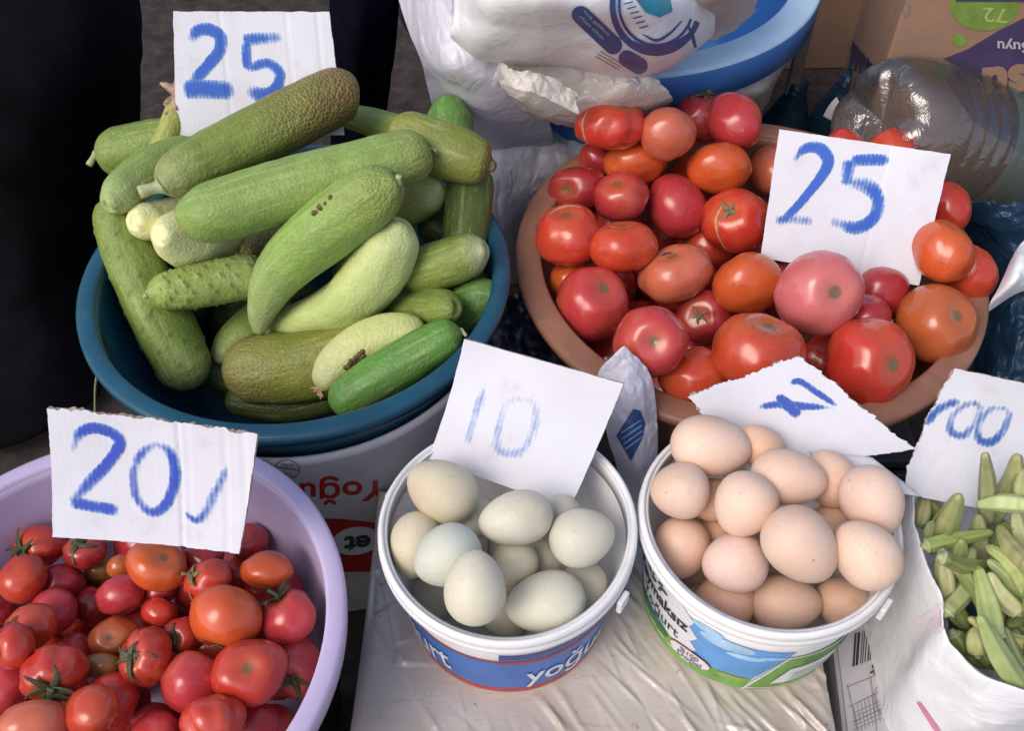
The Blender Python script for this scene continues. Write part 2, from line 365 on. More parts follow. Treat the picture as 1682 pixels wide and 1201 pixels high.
def mat_wrap():
    """cardboard seen through tight, wrinkled clear film"""
    m, t, b = newmat('film_wrapped_cardboard'); v0 = objvec(t, False)
    n0 = noise_tex(t, 7, 4, .6, v0)
    c = ramp(t, n0.outputs[0], [(.3, (.41, .345, .285)), (.55, (.54, .475, .415)), (.75, (.66, .61, .56))]).outputs[0]
    mp = N(t, 'ShaderNodeMapping'); mp.inputs['Rotation'].default_value = (0, 0, R(52)); mp.inputs['Scale'].default_value = (1, 5, 1); L(t, v0, mp.inputs[0])
    n5 = noise_tex(t, 20, 5, .75, mp.outputs[0]); c = mixc(t, math_(t, 'MULTIPLY', ramp(t, n5.outputs[0], [(.58, (0, 0, 0)), (.72, (1, 1, 1))]).outputs[0], .45), c, (.27, .20, .14))
    n6 = noise_tex(t, 90, 3, .6, v0); c = mixc(t, math_(t, 'MULTIPLY', ramp(t, n6.outputs[0], [(.68, (0, 0, 0)), (.72, (1, 1, 1))]).outputs[0], .6), c, (.14, .10, .08))
    L(t, c, b.inputs['Base Color']); b.inputs['Roughness'].default_value = .26; b.inputs['Coat Weight'].default_value = 1.0; b.inputs['Coat Roughness'].default_value = .06
    nb = noise_tex(t, 45, 4, .6, mp.outputs[0], .5)
    bp = N(t, 'ShaderNodeBump', Strength=.10, Distance=.004); L(t, nb.outputs[0], bp.inputs['Height'])
    L(t, bp.outputs[0], b.inputs['Normal']); L(t, bp.outputs[0], b.inputs['Coat Normal']); return m
M['wrap'] = mat_wrap()

# ------------------------------------------------------------------ decals and writing (flat print laid on real surfaces)
def bvh_of(*objs):
    V, P = [], []
    for o in objs:
        k = len(V); mw = o.matrix_world if o.parent is None else o.parent.matrix_world @ o.matrix_local
        V += [mw @ v.co for v in o.data.vertices]; P += [tuple(i + k for i in p.vertices) for p in o.data.polygons]
    return BVHTree.FromPolygons(V, P)
def poly_bm(loops):
    bm = bmesh.new()
    for lp in loops:
        tris = tessellate_polygon([[Vector((*p, 0)) for p in lp]])
        vs = [bm.verts.new((*p, 0)) for p in lp]
        for tr in tris:
            try: bm.faces.new([vs[i] for i in tr])
            except ValueError: pass
    return bm
def dice(bm, step):
    xs = [v.co.x for v in bm.verts]; ys = [v.co.y for v in bm.verts]
    if not xs: return bm
    for ax, lo, hi in ((0, min(xs), max(xs)), (1, min(ys), max(ys))):
        k = math.floor(lo / step) + 1
        while k * step < hi:
            co = [0, 0, 0]; co[ax] = k * step; no = [0, 0, 0]; no[ax] = 1
            bmesh.ops.bisect_plane(bm, geom=bm.verts[:] + bm.edges[:] + bm.faces[:], plane_co=co, plane_no=no, dist=1e-6); k += 1
    return bm
def text_bm(s, size=1.0, bold=0.0, res=3):
    cu = bpy.data.curves.new('lettering', 'FONT'); cu.body = s; cu.size = size; cu.offset = bold; cu.resolution_u = res; cu.align_x = 'LEFT'
    o = bpy.data.objects.new('lettering', cu); COL.objects.link(o); bpy.context.view_layer.update()
    me = bpy.data.meshes.new_from_object(o.evaluated_get(bpy.context.evaluated_depsgraph_get()))
    bm = bmesh.new(); bm.from_mesh(me); bpy.data.meshes.remove(me); bpy.data.objects.remove(o); bpy.data.curves.remove(cu)
    for v in bm.verts: v.co.z = 0
    bmesh.ops.triangulate(bm, faces=bm.faces[:]); return bm
def decal(name, bm, fn, mat, parent):
    """lays a flat shape on a surface: fn maps (x, y) to a point already lifted off it"""
    dead = []
    for v in bm.verts:
        p = fn(v.co.x, v.co.y)
        if p is None: dead.append(v)
        else: v.co = p
    if dead: bmesh.ops.delete(bm, geom=dead, context='VERTS')
    if not bm.faces: bm.free(); return None
    inv = parent.matrix_world.inverted() if parent else Matrix()
    if parent and parent.parent is not None: inv = (parent.parent.matrix_world @ parent.matrix_local).inverted()
    bmesh.ops.transform(bm, matrix=inv, verts=bm.verts)
    return link(name, bm, mat, parent, False)
def ray_fn(bvh, lift=.0008):
    def fn(px, py):
        d = ray(px, py).normalized(); h = bvh.ray_cast(CAM, d)
        return None if h[0] is None else h[0] - d * lift
    return fn
def print_px(name, loops, bvh, mat, parent, step=14, lift=.0008):
    return decal(name, dice(poly_bm(loops), step), ray_fn(bvh, lift), mat, parent)
def text_px(name, s, org, xv, yv, bvh, mat, parent, bold=.0, step=.3, lift=.001):
    """org: pixel of the baseline start; xv, yv: pixels per unit of text x and y"""
    f = ray_fn(bvh, lift)
    return decal(name, dice(text_bm(s, 1, bold), step), lambda x, y: f(org[0] + x * xv[0] + y * yv[0], org[1] + x * xv[1] + y * yv[1]), mat, parent)
def circle_px(cx, cy, rx, ry, n=28, a0=0, a1=360, rot=0):
    out = []
    for i in range(n):
        a = R(a0 + (a1 - a0) * i / (n - (0 if a1 - a0 == 360 else 1))); x, y = rx * math.cos(a), ry * math.sin(a)
        c, s = math.cos(R(rot)), math.sin(R(rot)); out.append((cx + x * c - y * s, cy + x * s + y * c))
    return out
def stroke_px(pts, wd, n=40):
    """outline of a brush stroke along pixel points"""
    P = catmull(pts, n); W_ = np.interp(np.linspace(0, 1, n), np.linspace(0, 1, len(wd)), wd) if hasattr(wd, '__len__') else np.full(n, wd)
    T = np.gradient(P, axis=0); T /= np.linalg.norm(T, axis=1)[:, None] + 1e-9; Nn = np.c_[-T[:, 1], T[:, 0]]
    A, B = P + Nn * W_[:, None] / 2, P - Nn * W_[:, None] / 2
    return [tuple(map(tuple, q)) for q in np.stack([A[:-1], A[1:], B[1:], B[:-1]], 1)]

# ------------------------------------------------------------------ ground
g = bmesh.new(); bmesh.ops.create_grid(g, x_segments=2, y_segments=2, size=15)
kind(link('ground', g, M['ground'], smooth=False), 'structure')

# ------------------------------------------------------------------ basins, tubs, buckets
def basin(name, c, rim_z, rt, rb, h, mat, label, lip=.012, lipmat=None, roll=.006):
    """round basin with a rolled lip; c: centre of the base on its support"""
    root = tag(empty(name, (c[0], c[1], rim_z - h)), label, 'basin')
    th = .003
    def wob(r, z, a): return r * (1 + .004 * math.sin(2 * a + 1)) , z + .0012 * math.sin(3 * a)
    pr = []
    for k in range(15):                     # outer wall, slightly bellied
        u = k / 14; pr.append((rb + (rt - lip - rb) * (1 - (1 - u) ** 1.7), u * (h - .004)))
    outer = [(0.001, .0)] + [(rb * .6, 0), (rb * .93, 0)] + pr[1:]
    inner = [(r - th, z) for r, z in pr[::-1]]
    inner = inner[:-1] + [(rb * .9, .004), (rb * .5, .004), (.001, .004)]
    V, Fc = revolve(outer + inner, 96, wob)
    link_ = pydata('bowl', V, Fc, mat, root)
    ri = rt - lip - th                      # the flat, down-turned lip
    lp = [(ri, h - .004), (ri + .0006, h - .0008), (ri + .003, h), (rt - .003, h - .0003), (rt - .0004, h - .002), (rt, h - .006), (rt - .0012, h - .006 - roll), (rt - .0035, h - .006 - roll), (rt - .0035, h - .006), (ri + .004, h - .005)]
    V, Fc = revolve(lp + [lp[0]], 128, wob)
    pydata('lip', V, Fc, lipmat or mat, root)
    def rin(z):                             # inner radius at a height
        u = min(1, max(0, (z - (rim_z - h)) / (h - .004))); return rb + (rt - lip - rb) * (1 - (1 - u) ** 1.7) - th
    return root, dict(c=Vector((c[0], c[1])), rim=rim_z, bot=rim_z - h + .004, rin=rin, rt=rt)

B_CUC = basin('plastic_basin', (-.192, .635), .36, .190, .115, .155, M['teal'], 'teal blue round basin heaped with cucumbers', .013)
TZ = .32; tk = (CZ - TZ) / (CZ - .345)
B_TOM = basin('plastic_basin', (.219 * tk, .673 * tk), TZ, .215 * tk, .165, .135, M['terra'], 'terracotta coloured round basin heaped with large tomatoes', .022)
B_PUR = basin('plastic_basin', (-.275, .290), .36, .164, .130, .125, M['lilac'], 'lilac round basin filled with small vine tomatoes', .011, None, .012)
bb = Vector((.115, 1.155, 0))
B_BLU = basin('plastic_basin', (bb.x, bb.y), .39, .26, .20, .19, M['blue'], 'wide blue basin holding white plastic bags', .032, M['bluepale'], .004)
pydata('skirt', *revolve([(.2585, .186), (.2605, .184), (.2595, .150), (.2575, .149), (.2565, .183)], 128), M['blue'], B_BLU[0])

def crate(x0, x1, y0, y1, z1, label):
    """low slatted crate that carries a basin"""
    root = tag(empty('plastic_crate', ((x0 + x1) / 2, (y0 + y1) / 2, 0)), label, 'crate', 'dark crates under the basins')
    hx, hy = (x1 - x0) / 2, (y1 - y0) / 2
    bm = bmesh.new(); box_bm(bm, (0, 0, z1 - .006), (2 * hx, 2 * hy, .012), bev=.002); link('top_panel', bm, M['crate'], root, False)
    sl_ = None
    for k in range(3):
        for sy in (-1, 1):
            if sl_ is None:
                bm = bmesh.new(); box_bm(bm, (0, 0, 0), (2 * hx, .008, (z1 - .03) / 3 * .7), bev=.0015); sl_ = link('slat', bm, M['crate'], root, False); o = sl_
            else: o = sl_.copy(); COL.objects.link(o)
            o.location = (0, sy * (hy - .004), .02 + (z1 - .03) * (k + .35) / 3)
    for sx in (-1, 1):
        bm = bmesh.new(); box_bm(bm, (0, 0, 0), (.01, 2 * hy - .02, z1 - .015), bev=.0015); o = link('side_panel', bm, M['crate'], root, False); o.location = (sx * (hx - .006), 0, (z1 - .015) / 2)
tz = TZ - .135
crate(B_TOM[1]['c'].x - .17, B_TOM[1]['c'].x + .17, B_TOM[1]['c'].y - .15, B_TOM[1]['c'].y + .15, tz, 'dark crate under the terracotta tomato basin')
crate(-.42, -.17, .17, .40, .235, 'dark crate under the lilac tomato basin')
crate(bb.x - .19, bb.x + .19, bb.y - .18, bb.y + .2, .20, 'dark crate under the wide blue basin')

def profile_bucket(rb, rt, h, lip=.016):
    o = [(.001, 0), (rb * .9, 0), (rb, .002)]
    o += [(rb + (rt - rb) * u, .002 + (h - .002 - lip) * u) for u in (.05, .25, .5, .75, 1)]
    return o
def tub_wall_point(root_loc, rb, rt, h, lip, theta0):
    def fn(s, hh, lift=.0005):
        u = hh / (h - lip); r = rb + (rt - rb) * u + lift; a = theta0 + s / ((rb + rt) / 2)
        return Vector((root_loc[0] + r * math.cos(a), root_loc[1] + r * math.sin(a), root_loc[2] + hh))
    return fn
def egg_bucket(cx, cy, rim_z, label, h=.116, rb=.077):
    rt, ro, lip = .0875, .0945, .013
    z0 = rim_z - h
    root = tag(empty('yogurt_bucket', (cx, cy, z0)), label, 'bucket')
    V, Fc = revolve(profile_bucket(rb, rt, h, lip), 96); 
    inn = [(rt - .0018, h - lip), (rt + .0005, h - .004), (rt - .0016, h - lip - .002), (rb - .0015, .004), (rb * .5, .003), (.001, .003)]
    wl = pydata('wall', *revolve(profile_bucket(rb, rt, h, lip) + inn[2:], 96), M['white'], root)
    # rim: stepped collar with two rings and an inner seat
    pr = [(rt - .001, h - lip - .003), (ro - .0025, h - lip - .003), (ro - .0012, h - lip - .001), (ro - .001, h - .0085), (ro - .0022, h - .0075), (ro - .0015, h - .0065), (ro - .0015, h - .003), (ro - .0028, h - .0008), (ro - .0042, h),
          (ro - .0056, h - .0008), (ro - .006, h - .003), (ro - .0075, h - .0036), (ro - .0085, h - .0025), (rt + .0012, h - .0032), (rt - .0004, h - .006), (rt - .0018, h - lip - .003)]
    pydata('rim', *revolve(pr + [pr[0]], 128, lambda r, z, a: (r * (1 + .006 * math.sin(2 * a + cx * 40)), z + .0016 * math.sin(2 * a + 1) )), M['white'], root)
    return root, wl, (rb, rt, h, lip, z0), dict(c=Vector((cx, cy)), rim=rim_z, bot=z0 + .004, rin=lambda z: rb + (rt - rb) * max(0, min(1, (z - z0) / h)) - .002, rt=ro)
K1 = egg_bucket(-.003, .373, .360, 'white yogurt bucket with blue and red print, filled with pale greenish eggs') + (1.0,)
K2 = egg_bucket(.185, .377, .362, 'white yogurt bucket with green and sky blue print, filled with brown eggs', .118, .079) + (1.27,)
def wrap_shape(K, name, loops, mat, theta=-90, lift=.0006, parent=None, step=.006):
    root, wl, (rb, rt, h, lip, z0), _ = K[:4]
    f = tub_wall_point(tuple(root.location), rb, rt, h, lip, R(theta))
    bpy.context.view_layer.update()
    return decal(name, dice(poly_bm(loops), step), lambda s, hh: f(s, hh * K[4], lift), mat, parent or root)
def wrap_text(K, s, s0, h0, size, mat, bold=.0, theta=-90, slant=0, lift=.0014, parent=None, stretch=1.0, yst=1.0):
    root, wl, (rb, rt, h, lip, z0), _ = K[:4]
    f = tub_wall_point(tuple(root.location), rb, rt, h, lip, R(theta)); bpy.context.view_layer.update()
    return decal('lettering', dice(text_bm(s, size, bold), .004), lambda x, y: f(s0 + x * stretch, (h0 + y * yst + slant * x) * K[4], lift), mat, parent or root)
rect = lambda a, b, c, d: [(a, b), (c, b), (c, d), (a, d)]
HT = .081
# bucket with pale eggs: red foot line, blue band, white top with green lines; seam just left of the front
wrap_shape(K1, 'print_band', [rect(-.245, .0015, .245, .010)], M['red'])
wrap_shape(K1, 'print_band', [rect(-.245, .0105, -.006, .066), rect(-.006, .0105, .245, .082)], M['pblue'])
wrap_shape(K1, 'print_band', [rect(-.245, .0665, -.006, .0695)], M['darkred'])
wrap_shape(K1, 'print_band', [rect(-.006, .0735, .245, .0825)], M['pnavy'], lift=.0009)
wrap_shape(K1, 'print_band', [rect(-.006, .064, .245, .0695)], M['darkred'], lift=.0009)
wrap_shape(K1, 'print_line', [rect(-.150, .0915, -.030, .0935), rect(-.150, .0865, -.030, .0885)], M['pgraygreen'])
wrap_text(K1, 'yoğurt', -.121, .022, .0268, M['pwhite'], .0004, yst=2.0)
wrap_text(K1, 'yoğurt', .014, .022, .030, M['pwhite'], .0004, yst=1.4)
wrap_text(K1, 'KAYMAKSIZ', -.112, .0735, .0085, M['pgrey'], .0001, yst=1.3)
wrap_text(K1, 'tam yağlı doğal yoğurt', -.110, .014, .0045, M['pwhite'], .0001, yst=1.3)
wrap_shape(K1, 'print_line', [[(.040, .088), (.060, .095), (.080, .093), (.062, .0875)]], M['pgraygreen'])
# bucket with brown eggs: green foot, sky, white cloud with black writing, seal, info panel
wrap_shape(K2, 'print_band', [[(-.235, .0015), (-.0125, .0015), (-.0085, .019), (-.235, .029)]], M['pgreen'])
wrap_shape(K2, 'print_band', [[(-.235, .0292), (-.0085, .0192), (.012, .0605), (-.235, .0805)]], M['psky'])
for sx, sh, rw, rh in ((-.035, .058, .020, .006), (-.02, .049, .014, .003), (-.05, .066, .012, .004), (-.002, .052, .01, .002)):
    wrap_shape(K2, 'print_cloud', [circle_px(sx, sh, rw, rh, 16)], M['pcloud'], lift=.0008)
cl = [(-.21, .030), (-.12, .0255), (-.090, .028), (-.078, .022), (-.060, .023), (-.054, .031), (-.060, .038), (-.055, .047), (-.063, .055), (-.060, .064), (-.070, .072), (-.10, .0805), (-.21, .0805)]
wrap_shape(K2, 'print_cloud', [cl], M['pwhite'], lift=.0009)
wrap_text(K2, 'Kaymaksız', -.130, .0465, .0165, M['pblack'], .0005, stretch=.95)
wrap_text(K2, 'Yoğurt', -.118, .0290, .0160, M['pblack'], .0001, stretch=1.0)
for k in range(7):
    a = k * .9; wrap_shape(K2, 'print_leaf', [circle_px(-.100 + .011 * math.cos(a), .0665 + .004 * math.sin(a), .0045, .0016, 10, rot=40 * k)], M['pgraygreen'], lift=.0016)
for k, (sx, sh, r_) in enumerate(((-.150, .022, .016), (-.128, .020, .012), (-.108, .018, .011), (-.09, .017, .008), (-.028, .016, .006), (-.018, .0165, .004))):
    wrap_shape(K2, 'print_bush', [circle_px(sx, sh, r_ * 1.3, r_ * .55, 14)], M['pgreend'] if k < 4 else M['olivelt'], lift=.0010)
for k in range(7): wrap_shape(K2, 'print_line', [rect(-.150 + .012 * k, .0125 - .0004 * k, -.143 + .012 * k, .0140 - .0004 * k)], M['pwhite'], lift=.0012)
wrap_shape(K2, 'print_seal', [circle_px(-.058, .0185, .0185, .0092, 26)], M['darkred'], lift=.0016)
wrap_shape(K2, 'print_seal', [circle_px(-.058, .0185, .0176, .0083, 26)], M['pwhite'], lift=.0020)
wrap_text(K2, '%100', -.066, .0195, .0075, M['pgrey'], .0002, lift=.0025)
wrap_text(K2, 'Doğal', -.068, .0125, .0085, M['pgrey'], .0003, lift=.0025)
wrap_shape(K2, 'print_band', [[(-.0125, .0015), (.10, .0015), (.10, .052), (.0095, .052)]], M['pgreen'], lift=.0006)
wrap_shape(K2, 'print_line', [[(-.0135, .0015), (-.0115, .0015), (.0105, .054), (.0085, .054)], rect(.0095, .052, .10, .0535), rect(-.0115, .0045, .10, .0056)], M['pwhite'], lift=.0012)
wrap_shape(K2, 'print_panel', [[(.006, .012), (.09, .012), (.09, .034), (.016, .034)]], M['pwhite'], lift=.0012)
wrap_shape(K2, 'print_line', [rect(.022, .040 + .004 * k, .07, .0415 + .004 * k) for k in range(2)] + [rect(.02, .016 + .005 * k, .075, .017 + .005 * k) for k in range(3)], M['pgraygreen'], lift=.0020)
# tear tabs on the collars
def tab(K, th):
    root = K[0]; bm = bmesh.new(); box_bm(bm, (0, 0, 0), (.004, .012, .014), bev=.001); o = link('tear_tab', bm, M['white'], root, False)
    o.location = (.0955 * math.cos(R(th)), .0955 * math.sin(R(th)), .095); o.rotation_euler = (0, 0, R(th))
tab(K1, -33); tab(K1, 158); tab(K2, -40)

# big white tub under the cucumber basin
TB = (-.192, .635)
root = tag(empty('plastic_tub', (*TB, 0)), 'large white yogurt tub with red print standing under the teal cucumber basin', 'tub')
wl = pydata('wall', *revolve([(.150, 0), (.153, .004), (.1725, .300), (.175, .304), (.175, .312), (.1725, .314), (.1712, .305), (.150, .01)], 96), M['cartwhite'], root)
bpy.context.view_layer.update(); bv = bvh_of(wl)
text_px('lettering', 'Yoğurt', (636, 790), (-65, 2.5), (0, 46), bv, M['red'], root, .02)
print_px('print_band', [[(505, 852), (560, 853), (640, 862), (640, 940), (560, 940), (540, 900)]], bv, M['red'], root)
print_px('print_oval', [circle_px(585, 889, 40, 23, 30, rot=-8)], bv, M['cartwhite'], root, lift=.0014)
print_px('print_oval', stroke_px(circle_px(588, 888, 44, 27, 30, 20, 190, -8), 3), bv, M['darkred'], root, lift=.0018)
text_px('lettering', 'et', (610, 880), (-52, 4), (-3, 38), bv, M['pgraygreen'], root, .04, lift=.002)
for cx in (430, 472):
    print_px('print_seal', stroke_px(circle_px(cx, 771, 20, 15, 30, 0, 359, 8), 1.6), bv, M['pgrey'], root)
    print_px('print_seal', stroke_px([(cx - 19, 768), (cx + 19, 773)], 1.4, 6), bv, M['pgrey'], root)
    text_px('lettering', 'gıda', (cx + 11, 763), (-13, -1), (-.5, 9), bv, M['pgrey'], root, 0); text_px('lettering', 'TR', (cx + 9, 777), (-13, -1), (-.5, 9), bv, M['pgrey'], root, 0)

# ------------------------------------------------------------------ film-wrapped carton under the two buckets
bx_z = K1[2][4]
x_l, x_r = at(588, 1000, bx_z).x, at(1362, 1080, bx_z).x
nx, ny = 250, 230; y0_, y1_ = .12, .482
X_, Y_ = np.meshgrid(np.linspace(x_l, x_r, nx + 1), np.linspace(y0_, y1_, ny + 1))
Kz = np.zeros_like(X_); rr = random.Random(31)
for q in range(330):                                 # taut creases of the film, most of them on the right half
    u = rr.random() ** .55; cx, cy = x_l + (x_r - x_l) * u, rr.uniform(y0_, y1_); a = R(-52 + rr.gauss(0, 9)) if u > .3 else R(-70 + rr.gauss(0, 25))
    ln, wd_, am = rr.uniform(.012, .05) * (.5 + u), rr.uniform(.0011, .0026), rr.uniform(.0007, .0026) * (.35 + .8 * u) * (1 if rr.random() < .75 else -.7)
    dx, dy = X_ - cx, Y_ - cy; al_ = dx * math.cos(a) + dy * math.sin(a); pe = -dx * math.sin(a) + dy * math.cos(a) + 3 * (al_ ** 2) * rr.uniform(-1, 1)
    Kz += am * np.exp(-(pe / wd_) ** 2) * np.clip(1.15 - (al_ / ln) ** 2, 0, 1)
for (ax0, ay0, ax1, ay1) in ((600, 1010, 705, 1201), (640, 1092, 730, 1092), (610, 930, 640, 1060)):   # folds of the film at the left
    p0, p1 = at(ax0, ay0, bx_z), at(ax1, ay1, bx_z); d = Vector((p1.x - p0.x, p1.y - p0.y)); ln = d.length; d /= ln
    al_ = (X_ - p0.x) * d.x + (Y_ - p0.y) * d.y; pe = -(X_ - p0.x) * d.y + (Y_ - p0.y) * d.x
    Kz += .0016 * (np.tanh(pe / .0012) * .5 + .5) * ((al_ > 0) & (al_ < ln)) * np.exp(-np.clip(pe, 0, 1) / .02)
for cb in (K1, K2):
    Kz *= np.clip((np.hypot(X_ - cb[3]['c'].x, Y_ - cb[3]['c'].y) - .074) / .02, 0, 1)
V, Fc = [], []
for j in range(ny + 1):
    for i in range(nx + 1):
        u, v = i / nx, j / ny; x, y = X_[j, i], Y_[j, i]; e = min(x - x_l, x_r - x, y - y0_, y1_ - y); bow = .004 * math.sin(3.1 * v)
        V.append((x + .010 * (v - .5) + bow * (1 if u < .5 else -1) * abs(u - .5) * 2, y, bx_z - .0022 + Kz[j, i] + .0006 * nz((x * 20, y * 20, 4)) - .006 * max(0, 1 - e / .012) ** 2))
for j in range(ny):
    for i in range(nx):
        a = j * (nx + 1) + i; Fc.append((a, a + 1, a + nx + 2, a + nx + 1))
ring = [i for i in range(nx + 1)] + [(j + 1) * (nx + 1) - 1 for j in range(1, ny + 1)] + [ny * (nx + 1) + i for i in range(nx - 1, -1, -1)] + [j * (nx + 1) for j in range(ny - 1, 0, -1)]
rows_ = [ring]
for zz in (.2, .12, .05, .0):
    base = len(V)
    for i in ring:
        x, y, z = V[i]; V.append((x + .002 * math.sin(y * 90 + zz * 60), y + .002 * math.sin(x * 80 + zz * 50), zz))
    rows_.append(list(range(base, base + len(ring))))
for a, b in zip(rows_, rows_[1:]):
    for k in range(len(ring)):
        k2 = (k + 1) % len(ring); Fc.append((a[k], b[k], b[k2], a[k2]))
tag(pydata('wrapped_carton', V, Fc, M['wrap']), 'cardboard carton wrapped in wrinkled clear film under the two egg buckets', 'carton')

# ------------------------------------------------------------------ printed grey carton at the lower right
cz2 = .215
quad = [at(1366, 1030, cz2), at(1560, 1000, cz2), at(1640, 1300, cz2), at(1398, 1300, cz2)]
root = tag(empty('printed_carton', ((quad[0] + quad[2]) / 2).to_tuple()[:2] + (0,)), 'grey printed carton with barcode and recycling marks by the okra bag', 'carton')
ctr = Vector(root.location)
V = [q - ctr for q in quad] + [Vector((q.x, q.y, 0)) - ctr for q in quad]
bm = bmesh.new(); vs = [bm.verts.new(v) for v in V]
for f in ((0, 1, 2, 3), (4, 7, 6, 5), (0, 4, 5, 1), (1, 5, 6, 2), (2, 6, 7, 3), (3, 7, 4, 0)): bm.faces.new([vs[i] for i in f])
bmesh.ops.recalc_face_normals(bm, faces=bm.faces[:]); bmesh.ops.bevel(bm, geom=bm.edges[:], offset=.003, segments=2, affect='EDGES')
pn = link('panel', bm, M['carton'], root, False); bpy.context.view_layer.update(); bv = bvh_of(pn)
x = 1400; bars = []
while x < 1466:
    wdt = rnd.choice((1.6, 2.2, 3.4, 4.4)); bars.append([(x, 1096 - (x - 1400) * .35), (x + wdt, 1095 - (x - 1400) * .35), (x + wdt + 4, 1040 - (x - 1400) * .3), (x + 4, 1041 - (x - 1400) * .3)]); x += wdt + rnd.choice((1.6, 2.4, 3.2))
print_px('barcode', bars, bv, M['pblack'], root, 40)
gl_ = [s for a, b in (((1390, 1130), (1450, 1105)), ((1395, 1162), (1450, 1134)), ((1400, 1188), (1480, 1150)), ((1460, 1200), (1520, 1165)), ((1430, 1112), (1440, 1201)), ((1392, 1125), (1408, 1201))) for s in stroke_px([a, b], 1.5, 4)]
gl_ += [s for k in range(9) for s in stroke_px([(1402 + k * 6, 1160 - k * 3), (1410 + k * 6, 1205 - k * 3)], 1.1, 4)] + [s for k in range(5) for s in stroke_px([(1402, 1172 + k * 7), (1452, 1150 + k * 7)], 1.1, 4)]
print_px('print_table', gl_, bv, M['pgrey'], root, 40)
print_px('print_seal', stroke_px(circle_px(1448, 1152, 10, 24, 30, 0, 359, -12), 1.8), bv, M['pgrey'], root, 40)
text_px('lettering', 'TR 41', (1443, 1137), (3.5, 12), (9, -2.6), bv, M['pgrey'], root, .01); text_px('lettering', '%5', (1428, 1105), (20, 7), (8, -20), bv, M['pblack'], root, .04)
print_px('print_mark', stroke_px(circle_px(1474, 1146, 6, 11, 20, 40, 320, -12), [2, 5, 4, 2]), bv, M['pblack'], root, 40)
print_px('print_mark', stroke_px(circle_px(1462, 1116, 5, 9, 18, 40, 320, 20), 1.6), bv, M['pgrey'], root, 40)
text_px('lettering', '6%:', (1448, 1092), (14, 5), (5, -14), bv, M['pblack'], root, .02)

# ------------------------------------------------------------------ soft sheets and bags: rows of points skinned into cloth
def crease(p, sc, seed):
    """sharp-edged facets, like film that has been crumpled"""
    d, q = noise.voronoi((p[0] * sc + seed, p[1] * sc * 1.0 - seed, p[2] * sc * .8 + seed * .5))
    g_ = noise.cell_vector((q[0][0] * 7.1 + 3, q[0][1] * 7.1, q[0][2] * 7.1)); f = Vector((p[0] * sc + seed, p[1] * sc - seed, p[2] * sc * .8 + seed * .5)) - q[0]
    e = min(1, (d[1] - d[0]) * 2.2)
    return e * (g_ - Vector((.5, .5, .5))).dot(f) * 1.8 - (1 - e) * .55
def sheet(name, rows, mat, nu=40, nv=28, crumple=.004, cs=18, seed=0, parent=None, closed=False, thick=.0012, world=False, ridge=.5):
    """rows: each a list of (px, py, z); interpolated both ways, crumpled, given thickness"""
    G = []; film = mat.name.endswith('film') or 'bag' in mat.name or 'sheet' in mat.name
    if film: nu, nv = int(nu * 2.1), int(nv * 2.2)
    for r in rows:
        P = [tuple(p) if world else tuple(at(*p)) for p in r]
        G.append(catmull(P + ([P[0]] if closed else []), nu))
    G = np.array(G); S = np.array([catmull(G[:, i], nv) for i in range(nu)])         # nu x nv x 3
    V = []
    for i in range(nu):
        for j in range(nv):
            p = Vector(S[i, j]); a = nz(p, cs, seed); b_ = 1 - abs(nz(p, cs * .7, seed + 9)) * 2; c_ = nz(p, cs * 2.7, seed + 3)
            off = Vector((nz(p, cs * .8, seed + 20), nz(p, cs * .8, seed + 31), 0)) * .6
            k = a + ridge * b_ * .8 + .35 * c_
            if film: k = .4 * k + 1.15 * crease(p, cs * 1.4, seed) + .55 * crease(p, cs * 3.3, seed + 5) + .22 * crease(p, cs * 7.5, seed + 2)
            V.append(p + (Vector((0, -.35, .9)) * k + off) * crumple)
    if closed: V[-nv:] = V[:nv]
    Fc = [(i * nv + j, (i + 1) * nv + j, (i + 1) * nv + j + 1, i * nv + j + 1) for i in range(nu - 1) for j in range(nv - 1)]
    c0 = sum(V, Vector()) / len(V)
    if parent is not None: c0 = Vector(parent.location)
    o = pydata(name, [v - c0 for v in V], Fc, mat, parent)
    if parent is None: o.location = c0
    sm = o.modifiers.new('thickness', 'SOLIDIFY'); sm.thickness = thick * (.4 if film else 1); sm.offset = 0
    bpy.context.view_layer.update()
    return o
